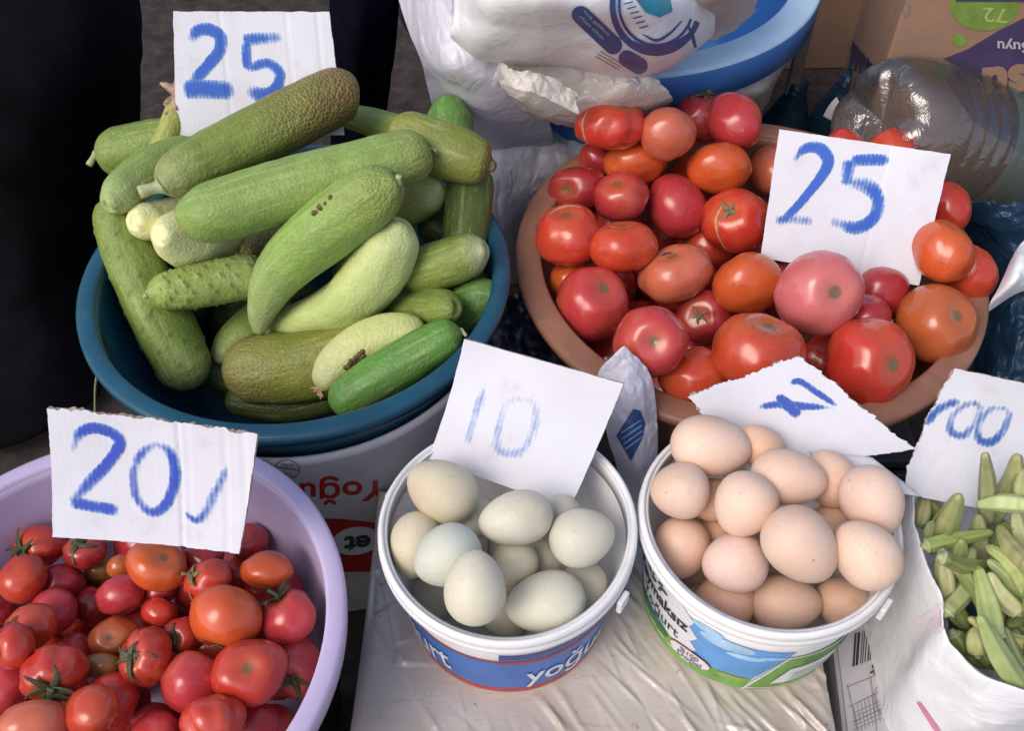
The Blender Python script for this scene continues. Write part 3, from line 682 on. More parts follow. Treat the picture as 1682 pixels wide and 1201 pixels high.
# ------------------------------------------------------------------ resting things on one another along the line of sight
def card_plane(quad, zl, zr, lean):
    A, B = at(*quad[3], zl), at(*quad[2], zr); X = (B - A).normalized(); nh = Vector((-X.y, X.x, 0)).normalized()
    n = X.cross(Vector((0, 0, 1)) * math.cos(R(lean)) + nh * math.sin(R(lean))).normalized()
    return A, (n if n.dot(BACK) > 0 else -n)
CARD10 = ([(765, 556), (1026, 629), (938, 834), (707, 752)], .350, .347, 38)
CARD7 = ([(1131, 652), (1312, 583), (1500, 738), (1230, 775)], .345, .378, 44)
class Pile:
    """drops things one after another into a container until they touch what lies below"""
    def __init__(s, cont, squish=.92): s.S = []; s.c = cont; s.q = squish; s.planes = []
    def bad(s, sph, prev):
        for (p, r), (pp, _) in zip(sph, prev):
            if s.c:
                rho = math.hypot(p.x - s.c['c'].x, p.y - s.c['c'].y); rho0 = math.hypot(pp.x - s.c['c'].x, pp.y - s.c['c'].y)
                if p.z - r * .9 < s.c['bot']: return True
                if rho > rho0 - 1e-9:
                    if p.z < s.c['rim'] and rho + .82 * r > s.c['rin'](p.z): return True
                    if p.z < s.c['rim'] + .6 * r and rho > s.c['rt'] - .75 * r: return True
        for A, n in s.planes:
            if any((p - A).dot(n) < r * .93 for p, r in sph): return True
        if s.S:
            A = np.array([(*p, r) for p, r in sph]); B = np.array(s.S)
            d = np.linalg.norm(A[:, None, :3] - B[None, :, :3], axis=2)
            if (d < (A[:, None, 3] + B[None, :, 3]) * s.q).any(): return True
        return False
    def drop(s, pts, ztop, tilt=0.0, zmin=None):
        """pts: (px, py, rpx) chain; returns the world centres and radii"""
        n = len(pts); dirs = [ray(p[0], p[1]) for p in pts]
        t0 = (ztop - CZ) / (sum((d for d in dirs), Vector()) / n).z
        prev = None; res = None; t = t0
        while True:
            sph = []
            for i, (d, p) in enumerate(zip(dirs, pts)):
                k = t * (1 + tilt * ((i / max(1, n - 1)) - .5)); sph.append((CAM + d * k, p[2] * k / F))
            if prev is not None and (s.bad(sph, prev) or (zmin is not None and min(q.z for q, _ in sph) < zmin)): return res if res else sph
            res = sph; prev = sph; t += .002
            if t > t0 + .6: return res
    def settle(s, pts, ztop, tilts=(0,), zmin=None):
        best = None
        for tl in tilts:
            r = s.drop(pts, ztop, tl, zmin); sc = sum(depth(p) for p, _ in r) / len(r) - abs(tl) * .02
            if best is None or sc > best[0]: best = (sc, r)
        return best[1]
    def add(s, sph): s.S += [(*p, r) for p, r in sph]

def cam_frame(d):
    """rotation whose Z points along d, given in camera axes (right, up, towards the viewer)"""
    v = (RIGHT * d[0] + UP * d[1] + BACK * d[2]).normalized(); return v.to_track_quat('Z', 'Y').to_matrix()
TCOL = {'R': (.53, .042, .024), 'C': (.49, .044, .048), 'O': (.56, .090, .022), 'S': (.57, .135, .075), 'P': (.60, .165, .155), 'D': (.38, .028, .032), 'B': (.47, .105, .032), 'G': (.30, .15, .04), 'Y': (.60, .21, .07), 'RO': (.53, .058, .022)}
def make_tomato(c, rx, ry, ang, sdir, ribs, amp, col, seed, nu=40, nv=24, dim=.2):
    rz = (rx + ry) / 2; Fm = cam_frame(sdir); V, st = [], []
    cr = np.array
    for j in range(nv + 1):
        ph = math.pi * j / nv
        for i in range(nu):
            th = 2 * math.pi * i / nu
            k = math.sin(ph); rib = 0
            if ribs: 
                w_ = abs(math.cos(ribs * th / 2 + .5 * math.sin(th + seed))); rib = -amp * (1.7 if ribs > 5 else 1.55) * (1 - w_ ** .7) * k ** .6 * (1.15 if ph < 1.6 else .7) - amp * .4 * nz((math.cos(th), math.sin(th), seed), 1.4) * k
            r = 1 + rib; p = Vector((r * k * math.cos(th), r * k * math.sin(th), .86 * math.cos(ph) * (1 + .06 * math.cos(ph))))
            p.z -= dim * math.exp(-(ph / .42) ** 2) + -.06 * math.exp(-((math.pi - ph) / .3) ** 2)
            p *= 1 + .085 * nz(p, 1.0, seed * 3.1) + .03 * nz(p, 2.3, seed * 1.7)
            V.append(p); st.append(ph / math.pi * 2 if ph < math.pi else 2)
    Fc = [(j * nu + i, (j + 1) * nu + i, (j + 1) * nu + (i + 1) % nu, j * nu + (i + 1) % nu) for j in range(nv) for i in range(nu)]
    Q = [Fm @ p for p in V]
    cx, sx = math.cos(ang), math.sin(ang); ax, ay = RIGHT * cx + UP * sx, UP * cx - RIGHT * sx
    A = np.array([(q.dot(ax), q.dot(ay), q.dot(BACK)) for q in Q]); lo, hi = A.min(0), A.max(0); mid = (lo + hi) / 2; hw = (hi - lo) / 2
    sc = np.array([rx, ry, rz]) / hw; A = (A - mid) * sc
    W_ = [ax * a + ay * b + BACK * d for a, b, d in A]
    o = pydata('tomato', W_, Fc, M['tomato'], None, True, {'stem': st}); o.location = c
    o.color = (*[min(1, x * (1 + .10 * (rnd.random() - .5))) for x in TCOL[col]], 1)
    pole = sum(W_[nu:2 * nu], Vector()) / nu
    return o, pole, Fm
def add_calyx(o, pole, Fm, size, seed, n=6, mat='calyx', stem=1.0, droop=.35):
    rr = random.Random(seed); bm = bmesh.new()
    for k in range(n):
        a = 2 * math.pi * k / n + rr.uniform(-.3, .3); Ls = size * rr.uniform(.7, 1.25); w_ = size * .13; cu = rr.uniform(-.5, .5); up = rr.uniform(-.1, .55); prev = None
        for s in range(7):
            u = s / 6; d = Ls * u; aa = a + cu * u * u; ww = w_ * (math.sin(math.pi * min(1, .25 + u * .75)) ** .8) * (1 - .55 * u) + size * .008
            zc = size * (.10 + up * u - droop * 1.3 * u * u)
            ctr_ = Vector((d * math.cos(aa), d * math.sin(aa), zc)); sdv = Vector((-math.sin(aa), math.cos(aa), 0)) * ww
            row = [bm.verts.new(Fm @ (ctr_ + sdv + Vector((0, 0, ww * .35))) + pole), bm.verts.new(Fm @ (ctr_ - Vector((0, 0, size * .01))) + pole), bm.verts.new(Fm @ (ctr_ - sdv + Vector((0, 0, ww * .35))) + pole)]
            if prev:
                for q in range(2): bm.faces.new((prev[q], prev[q + 1], row[q + 1], row[q]))
            prev = row
    c = link('calyx', bm, M[mat], o); sm = c.modifiers.new('thickness', 'SOLIDIFY'); sm.thickness = size * .05
    if stem:
        P = [(0, 0, 0), (size * .08 * rr.uniform(-1, 1), size * .08, size * .25 * stem), (size * .3 * rr.uniform(-1, 1), size * .3 * rr.uniform(-1, 1), size * .55 * stem)]
        link('stem', tube_bm([Fm @ Vector(p) + pole for p in catmull(P, 7)], [size * .13, size * .10, size * .085, size * .08, size * .08, size * .09, size * .11], 8), M[mat], c)
    return c
def tube_bm(P, rad, n=10):
    bm = bmesh.new(); P = [Vector(p) for p in P]; prev = None; nrm = None
    for i, p in enumerate(P):
        T = (P[min(i + 1, len(P) - 1)] - P[max(i - 1, 0)]).normalized()
        if nrm is None: nrm = T.orthogonal().normalized()
        nrm = (nrm - T * nrm.dot(T)).normalized(); b_ = T.cross(nrm)
        row = [bm.verts.new(p + (nrm * math.cos(2 * math.pi * k / n) + b_ * math.sin(2 * math.pi * k / n)) * rad[i]) for k in range(n)]
        if prev:
            for k in range(n): bm.faces.new((prev[k], prev[(k + 1) % n], row[(k + 1) % n], row[k]))
        else: bm.faces.new(row[::-1])
        prev = row
    bm.faces.new(prev); return bm
def add_drops(o, seed, n=7):
    """beads of water that cling to the skin on the side that shows"""
    rr = random.Random(seed); bm = bmesh.new(); vs = o.data.vertices; ns = [v for v in vs if v.normal.dot(BACK) > .45]
    for k in range(n):
        v = rr.choice(ns); r = rr.uniform(.0006, .0015)
        s = bmesh.ops.create_icosphere(bm, subdivisions=2, radius=r); q = v.normal.to_track_quat('Z', 'Y').to_matrix().to_4x4()
        bmesh.ops.transform(bm, matrix=Matrix.Translation(v.co) @ q @ Matrix.Diagonal((1, rr.uniform(.8, 1.2), .45, 1)), verts=s['verts'])
    kind(link('water_drops', bm, M['drop'], o), 'stuff')
def tomato_pile(cont, items, fillers, group, ztop, fill_label, fill_r, seed):
    pile = Pile(cont, .90); rr = random.Random(seed)
    placed = []
    for k in range(1800):                    # hidden bottom layers carry the ones that show
        if len(placed) >= fillers: break
        r = fill_r * rr.uniform(.88, 1.1); a = rr.uniform(0, 6.283); zz = cont['bot'] + r * (1 if k < 900 else 2.3) ; rad = (cont['rin'](zz) - r) * math.sqrt(rr.random())
        p = Vector((cont['c'].x + rad * math.cos(a), cont['c'].y + rad * math.sin(a), zz))
        if all((p - Vector(q[:3])).length > (r + q[3]) * .93 for q in pile.S):
            pile.add([(p, r)]); placed.append((p, r))
    for i, (p, r) in enumerate(placed):
        o, pole, Fm = make_tomato(p, r, r * .9, rr.uniform(-1, 1), (rr.uniform(-1, 1), rr.uniform(-.2, 1), rr.uniform(-.3, .8)), 5, .03, rr.choice('RRCD'), i + seed, 24, 14)
        tag(o, fill_label, 'tomato', group + ', hidden ones')
    for i, it in enumerate(items):
        px, py, rx, ry, ang, col, stem, ribs, amp, cal, drops, lab = it
        sph = pile.settle([(px, py, (rx + ry) / 2)], ztop); pile.add(sph); p, r = sph[0]; k = r / ((rx + ry) / 2)
        if stem: 
            ex, ey = (stem[0] - px) / rx, -(stem[1] - py) / ry; m2 = ex * ex + ey * ey
            sdv = (ex, ey, math.sqrt(max(.02, 1 - m2))) if m2 < 1 else (ex, ey, -.05)
        else: sdv = (rr.uniform(-.6, .6), rr.uniform(-1, -.2) if rr.random() < .5 else .9, -.6)
        o, pole, Fm = make_tomato(p, rx * k, ry * k, R(ang), sdv, ribs, amp, col, i * 1.7 + seed)
        tag(o, lab, 'tomato', group)
        if cal: add_calyx(o, pole, Fm, cal[0] * 1.25 * k, i + seed, cal[1], cal[2], cal[3], cal[4])
        if drops: add_drops(o, i + seed, drops)
G_T = 'large tomatoes heaped in the terracotta basin'
# px, py, rx, ry, angle, colour, stem pixel, ribs, rib depth, calyx(size px, sepals, material, stem, droop), drops, label
BIG = [
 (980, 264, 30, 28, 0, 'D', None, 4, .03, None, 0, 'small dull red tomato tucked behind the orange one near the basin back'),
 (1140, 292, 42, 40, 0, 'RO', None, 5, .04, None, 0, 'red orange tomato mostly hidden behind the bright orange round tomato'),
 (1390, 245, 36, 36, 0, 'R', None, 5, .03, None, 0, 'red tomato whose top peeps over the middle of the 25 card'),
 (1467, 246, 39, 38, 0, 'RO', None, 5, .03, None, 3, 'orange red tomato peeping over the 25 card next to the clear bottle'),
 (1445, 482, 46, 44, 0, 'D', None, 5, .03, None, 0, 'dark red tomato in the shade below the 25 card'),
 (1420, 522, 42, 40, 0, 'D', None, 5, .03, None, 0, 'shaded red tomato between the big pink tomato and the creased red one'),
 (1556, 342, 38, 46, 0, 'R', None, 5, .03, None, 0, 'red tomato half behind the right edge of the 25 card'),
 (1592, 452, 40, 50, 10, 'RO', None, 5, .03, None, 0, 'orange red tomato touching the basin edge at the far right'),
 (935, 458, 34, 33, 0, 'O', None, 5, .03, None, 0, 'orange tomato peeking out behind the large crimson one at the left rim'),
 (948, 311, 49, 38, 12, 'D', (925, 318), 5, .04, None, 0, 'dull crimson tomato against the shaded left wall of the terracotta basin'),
 (1150, 190, 42, 44, 0, 'C', (1156, 155), 5, .04, (24, 6, 'drystem', .8, .3), 0, 'red tomato at the back crowned by a dry brown calyx'),
 (1272, 280, 42, 42, 0, 'S', None, 4, .03, None, 0, 'pale orange tomato half behind the left edge of the 25 card'),
 (1044, 266, 54, 40, 5, 'O', None, 5, .05, None, 3, 'flattish orange tomato behind the small crimson one with a scar'),
 (1156, 520, 48, 46, 0, 'D', (1135, 522), 5, .05, (13, 5, 'drystem', .3, .2), 0, 'dark crimson tomato with a torn stem hole low in the pile'),
 (1140, 617, 60, 46, 10, 'RO', None, 4, .03, None, 0, 'orange red tomato lying at the front rim beside the small printed bag'),
 (1247, 581, 77, 68, 0, 'RO', (1262, 528), 5, .03, None, 4, 'very large orange red tomato rising behind the torn 7 card'),
 (1550, 412, 47, 54, 5, 'O', None, 6, .05, None, 2, 'orange tomato just right of the 25 card'),
 (1537, 532, 65, 66, 0, 'B', (1556, 516), 5, .03, None, 1, 'large brownish orange tomato at the right side of the basin'),
 (1002, 204, 60, 44, 8, 'R', (1020, 170), 7, .075, None, 3, 'deeply ribbed red tomato at the back left of the heap'),
 (1096, 220, 45, 44, -38, 'S', None, 4, .03, None, 1, 'pinkish yellow tomato beside the ribbed red one at the back'),
 (1205, 200, 44, 51, 38, 'C', None, 4, .04, None, 3, 'egg shaped crimson tomato at the back beneath the blue basin'),
 (932, 386, 56, 53, 15, 'R', (925, 345), 6, .05, None, 3, 'glossy red tomato with a cracked shoulder at the left rim'),
 (1111, 338, 48, 55, 14, 'C', None, 5, .03, None, 4, 'smooth tall crimson tomato in the middle of the heap'),
 (1021, 322, 46, 42, 10, 'C', (1010, 300), 5, .04, None, 4, 'small crimson tomato with a brown scar above its highlight'),
 (1181, 277, 53, 41, 0, 'O', None, 5, .03, None, 6, 'bright orange flattened tomato speckled with water drops'),
 (1110, 449, 63, 47, 24, 'S', (1095, 415), 5, .06, None, 3, 'salmon pink misshapen tomato with a waist'),
 (1023, 405, 57, 43, 8, 'RO', (1018, 366), 5, .05, None, 5, 'orange red tomato with bright water drops left of the salmon one'),
 (1208, 363, 56, 55, 0, 'R', (1185, 350), 6, .05, (20, 4, 'drystem', 0, .15), 2, 'red tomato with a split seam and dry tan star touching the 25 card'),
 (1227, 466, 58, 51, 0, 'O', None, 5, .025, None, 5, 'shiny orange round tomato just below the corner of the 25 card'),
 (975, 498, 63, 62, -40, 'C', (993, 470), 5, .03, None, 2, 'large crimson tomato with long highlight at the lower left rim'),
 (1069, 562, 63, 60, 0, 'C', (1066, 566), 5, .03, None, 1, 'crimson tomato with a greyish green star scar facing the viewer'),
 (1429, 596, 72, 76, 0, 'R', (1452, 600), 6, .055, None, 1, 'big red tomato with a creased blossom end at the front rim'),
 (1345, 482, 72, 71, 0, 'P', (1353, 487), 5, .02, None, 6, 'large pink tomato with a brown stem scar holding the 25 card'),
]
tomato_pile(B_TOM[1], BIG, 34, G_T, .50, 'red tomato buried under the heap in the terracotta basin', .033, 11)
G_S = 'small vine tomatoes in the lilac basin'
SMALL = [
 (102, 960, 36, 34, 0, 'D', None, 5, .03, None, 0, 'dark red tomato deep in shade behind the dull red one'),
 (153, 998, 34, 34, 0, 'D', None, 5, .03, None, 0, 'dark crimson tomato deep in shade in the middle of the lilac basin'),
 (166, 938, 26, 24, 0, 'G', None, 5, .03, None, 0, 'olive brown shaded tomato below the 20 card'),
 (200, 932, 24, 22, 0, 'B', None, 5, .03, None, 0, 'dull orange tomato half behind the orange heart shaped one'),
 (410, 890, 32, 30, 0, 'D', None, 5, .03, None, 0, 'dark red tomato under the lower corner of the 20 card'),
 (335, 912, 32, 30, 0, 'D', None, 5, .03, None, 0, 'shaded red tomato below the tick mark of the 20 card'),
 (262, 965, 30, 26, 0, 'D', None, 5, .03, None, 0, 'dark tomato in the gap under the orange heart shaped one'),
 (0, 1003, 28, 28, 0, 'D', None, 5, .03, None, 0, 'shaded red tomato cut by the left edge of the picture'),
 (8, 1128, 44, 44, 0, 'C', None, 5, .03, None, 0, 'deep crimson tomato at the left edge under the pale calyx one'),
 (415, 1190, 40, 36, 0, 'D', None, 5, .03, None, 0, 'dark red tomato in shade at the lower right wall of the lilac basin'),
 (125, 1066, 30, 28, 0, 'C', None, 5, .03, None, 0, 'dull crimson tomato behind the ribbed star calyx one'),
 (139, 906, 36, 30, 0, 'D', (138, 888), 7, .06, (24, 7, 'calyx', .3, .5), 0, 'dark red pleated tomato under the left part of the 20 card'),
 (65, 898, 44, 36, 0, 'R', (50, 900), 5, .05, (26, 6, 'calyx', .9, .1), 0, 'red tomato with grey green stem against the upper left wall'),
 (439, 937, 44, 32, -12, 'O', (468, 962), 6, .06, None, 0, 'orange ribbed tomato tucked behind the big orange one'),
 (342, 951, 40, 32, 10, 'R', (318, 940), 6, .06, (24, 5, 'drystem', 1.2, .3), 0, 'ribbed red tomato with a dry stem below the 20 card'),
 (300, 1046, 31, 32, 0, 'R', (298, 1042), 5, .04, (24, 6, 'calyx', .5, .5), 0, 'small red tomato with dark drooping calyx beside the big orange one'),
 (187, 1047, 41, 32, 8, 'B', (194, 1037), 5, .02, None, 0, 'dull brownish red tomato with a tiny dark stem dot'),
 (88, 1005, 39, 38, 0, 'C', None, 5, .03, None, 0, 'matt crimson tomato behind the orange red one with calyx'),
 (199, 979, 39, 34, 12, 'C', None, 5, .03, None, 0, 'glossy crimson tomato with two highlights in the middle'),
 (262, 1006, 30, 25, 0, 'R', None, 5, .03, None, 0, 'small round red tomato left of the big orange one'),
 (37, 951, 39, 39, 0, 'RO', None, 5, .03, None, 0, 'smooth orange red tomato near the left edge below the lilac rim'),
 (258, 928, 51, 41, -18, 'O', (285, 905), 3, .05, None, 0, 'orange heart shaped tomato just below the 20 card'),
 (484, 1094, 42, 54, 10, 'C', (488, 1105), 5, .05, (27, 5, 'calyx', .4, .1), 0, 'crimson tomato with green sepals against the right lilac wall'),
 (476, 1013, 45, 44, 0, 'C', (456, 975), 5, .04, (30, 7, 'calyx', 1.1, .1), 1, 'crimson tomato with large dark green stem by the right lilac wall'),
 (51, 1030, 43, 37, 10, 'RO', (28, 1018), 5, .05, (20, 5, 'calyx', .6, .4), 0, 'orange red tomato with a dark calyx at the left'),
 (23, 1062, 34, 39, 0, 'R', (4, 1066), 5, .03, (28, 6, 'calyx', .3, .3), 0, 'red tomato with pale tipped calyx cut by the left edge'),
 (167, 1094, 33, 22, 0, 'G', None, 4, .02, None, 0, 'small oval olive brown tomato between two ribbed red ones'),
 (241, 1080, 43, 50, 0, 'R', (226, 1066), 9, .075, (28, 6, 'calyx', .3, .35), 1, 'deeply ribbed red tomato with flat green calyx in the middle'),
 (88, 1107, 53, 49, 8, 'R', (104, 1122), 8, .065, (36, 7, 'calyx', .5, .1), 0, 'ribbed red tomato with a long star shaped green calyx'),
 (182, 1150, 46, 42, 0, 'R', None, 5, .03, None, 0, 'red tomato behind the bright orange red one at the front'),
 (371, 1014, 59, 57, 20, 'O', (358, 1064), 5, .02, (9, 4, 'paleStem', .2, .1), 0, 'big smooth orange tomato with yellow veins on top of the pile'),
 (314, 1124, 50, 54, -25, 'C', None, 4, .02, None, 1, 'smooth plum coloured tomato left of the shiny red one with a hole'),
 (250, 1180, 35, 26, 10, 'C', None, 5, .03, None, 0, 'small crimson tomato at the front behind the cut off one'),
 (411, 1105, 62, 54, 15, 'R', (422, 1080), 4, .03, None, 1, 'large shiny red tomato with a small dark stem hole'),
 (150, 1168, 46, 42, 0, 'RO', None, 5, .02, None, 0, 'bright orange red tomato at the front with a long highlight'),
 (54, 1192, 58, 44, 0, 'S', None, 5, .03, None, 0, 'pale orange tomato in the lower left corner'),
 (255, 1204, 40, 34, 0, 'C', None, 5, .03, None, 0, 'crimson tomato cut by the bottom edge of the picture'),
 (351, 1187, 53, 46, 0, 'R', (372, 1215), 7, .07, None, 1, 'ribbed red tomato with several highlights at the bottom edge'),
]
tomato_pile(B_PUR[1], SMALL, 75, G_S, .50, 'red tomato buried under the pile in the lilac basin', .021, 23)

# cracks, scars and a hole that single out some of the tomatoes
bpy.context.view_layer.update()
def mark(words, name, loops, mat, lift=.0005):
    o = next(q for q in C.objects if words in str(q.get('label')))
    print_px(name, loops, bvh_of(o), mat, o, 4, lift)
M['tan'] = plain('tan_scar', (.50, .27, .15), .6, .3, 200); M['darkscar'] = plain('dark_scar', (.10, .045, .03), .7, .4, 200)
mark('split seam', 'crack', stroke_px([(1186, 338), (1176, 360), (1180, 388), (1194, 412)], [2, 4, 3, 1.5], 20), M['tan'])
mark('deeply ribbed red tomato at', 'crack', stroke_px([(966, 180), (957, 200), (959, 222), (966, 236)], [1.5, 3.5, 3, 1.5], 20), M['tan'])
mark('cracked shoulder', 'crack', stroke_px([(902, 352), (918, 342), (936, 338), (956, 340)], [1.5, 4, 3, 1.5], 20), M['tan'])
mark('misshapen tomato', 'crack', stroke_px([(1086, 420), (1094, 416), (1103, 415)], [2, 4, 2], 8), M['darkscar'])
# ------------------------------------------------------------------ eggs
def make_egg(c, rl, rs, ang, nod, col, flip):
    """rl: half length across the view, rs: half width; ang: image angle of the long axis; nod: how far it tips out of the view plane"""
    nu, nv = 32, 22; V = []
    ax = RIGHT * math.cos(ang) + UP * math.sin(ang); ay = UP * math.cos(ang) - RIGHT * math.sin(ang); az = BACK
    if nod: ax, az = ax * math.cos(nod) + az * math.sin(nod), az * math.cos(nod) - ax * math.sin(nod)
    for j in range(nv + 1):
        u = math.pi * j / nv; x = math.cos(u); k = math.sin(u) * (1 + .13 * flip * x) 
        for i in range(nu):
            th = 2 * math.pi * i / nu; V.append(ax * (rl * x) + ay * (rs * k * math.cos(th)) + az * (rs * k * math.sin(th)))
    Fc = [(j * nu + i, j * nu + (i + 1) % nu, (j + 1) * nu + (i + 1) % nu, (j + 1) * nu + i) for j in range(nv) for i in range(nu)]
    o = pydata('egg', V, Fc, M['egg']); o.location = c; o.color = (*[min(.95, x * f) for x, f in zip(col, [rnd.uniform(.92, 1.06)] * 3)], 1); return o
def egg_pile(cont, items, fill, group, base, flabel, seed, card):
    pile = Pile(cont, .90); pile.planes = [card_plane(*card)]; rr = random.Random(seed); n = 0
    for k in range(400):
        if n >= fill: break
        r = .0235; a = rr.uniform(0, 6.283); zz = cont['bot'] + r; rad = (cont['rin'](zz) - r) * math.sqrt(rr.random())
        p = Vector((cont['c'].x + rad * math.cos(a), cont['c'].y + rad * math.sin(a), zz))
        if all((p - Vector(q[:3])).length > (r + q[3]) * .9 for q in pile.S):
            pile.add([(p, r)]); n += 1; tag(make_egg(p, .026, .022, rr.uniform(0, 3), rr.uniform(-.3, .3), [x * .95 for x in base], 1), flabel, 'egg', group + ', lower layer')
    for px, py, rl, rs, ang, flip, tint, lab in items:
        sph = pile.settle([(px, py, (rl + rs * 1.2) / 2.2)], cont['rim'] + .06); p, r = sph[0]; k = r / ((rl + rs * 1.2) / 2.2); pile.add(sph)
        tag(make_egg(p, rl * k, rs * k, R(ang), 0, [b * t_ for b, t_ in zip(base, tint)], flip), lab, 'egg', group)
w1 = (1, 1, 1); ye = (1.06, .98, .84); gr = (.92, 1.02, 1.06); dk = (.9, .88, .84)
egg_pile(K1[3], [
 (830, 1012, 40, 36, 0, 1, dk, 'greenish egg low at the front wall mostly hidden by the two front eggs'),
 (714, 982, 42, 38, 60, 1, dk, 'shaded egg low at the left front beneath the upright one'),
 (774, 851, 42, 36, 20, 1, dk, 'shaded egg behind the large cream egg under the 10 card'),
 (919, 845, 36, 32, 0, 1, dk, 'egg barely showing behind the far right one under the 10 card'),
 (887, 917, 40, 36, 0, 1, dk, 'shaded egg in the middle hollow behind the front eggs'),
 (682, 896, 56, 42, 80, 1, ye, 'buff egg with a dark dot against the left wall of the bucket'),
 (957, 965, 45, 37, 70, 1, w1, 'pale egg peeking out behind the large egg at the front right'),
 (844, 925, 41, 38, 40, 1, ye, 'small creamy egg in the centre behind the upright one'),
 (726, 806, 62, 50, -32, 1, ye, 'large cream egg at the back left leaning on the 10 card'),
 (847, 852, 62, 45, 12, 1, w1, 'grey green egg lying on its side below the 10 card'),
 (956, 883, 55, 48, 18, -1, w1, 'round grey green egg at the right wall of the bucket'),
 (735, 914, 58, 51, 25, 1, gr, 'bluish egg tilted behind the upright one'),
 (780, 966, 62, 51, 90, -1, (1.04, 1.02, .96), 'upright yellowish egg with its broad end up at the front'),
 (896, 990, 67, 50, 12, 1, (1.05, 1.06, 1.03), 'largest whitish egg lying at the front right'),
], 7, 'pale greenish eggs in the blue printed bucket', (.575, .55, .44), 'pale egg in the lower layer of the blue printed bucket', 3, CARD10)
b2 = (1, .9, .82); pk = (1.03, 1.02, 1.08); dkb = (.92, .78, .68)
egg_pile(K2[3], [
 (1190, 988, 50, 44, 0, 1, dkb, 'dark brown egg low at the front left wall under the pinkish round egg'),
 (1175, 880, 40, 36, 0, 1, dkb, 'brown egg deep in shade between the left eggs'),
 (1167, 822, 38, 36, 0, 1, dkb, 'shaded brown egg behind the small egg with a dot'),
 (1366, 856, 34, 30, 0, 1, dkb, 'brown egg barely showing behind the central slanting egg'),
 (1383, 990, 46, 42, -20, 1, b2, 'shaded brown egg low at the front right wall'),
 (1248, 733, 42, 34, -40, 1, b2, 'tan egg half hidden behind the large one at the back left'),
 (1366, 786, 50, 42, -60, 1, b2, 'light brown egg behind the oval one under the torn 7 card'),
 (1120, 900, 51, 46, 80, 1, b2, 'reddish brown egg at the left wall under the small round one'),
 (1168, 733, 67, 50, -8, -1, w1, 'large beige egg on top at the back left beside the 7 card'),
 (1117, 806, 49, 47, 0, 1, w1, 'small round tan egg with a dark dot at the left rim'),
 (1296, 785, 63, 46, -10, -1, w1, 'pale oval egg lying below the torn 7 card'),
 (1224, 829, 55, 51, 60, 1, w1, 'beige egg left of the central slanting egg'),
 (1433, 823, 60, 51, -65, -1, pk, 'pale pinkish egg at the far right rim'),
 (1423, 911, 62, 52, -48, 1, w1, 'light brown egg slanting at the right rim below the pinkish one'),
 (1207, 925, 54, 50, 10, 1, (1.0, 1.0, 1.1), 'round pinkish grey egg at the front left'),
 (1291, 991, 59, 45, 0, -1, (1, .95, .9), 'brown speckled egg lying at the very front of the bucket'),
 (1315, 896, 69, 57, -50, -1, w1, 'large slanting egg in the centre on top of the pile'),
], 7, 'brown eggs in the green printed bucket', (.72, .50, .38), 'brown egg in the lower layer of the green printed bucket', 5, CARD7)

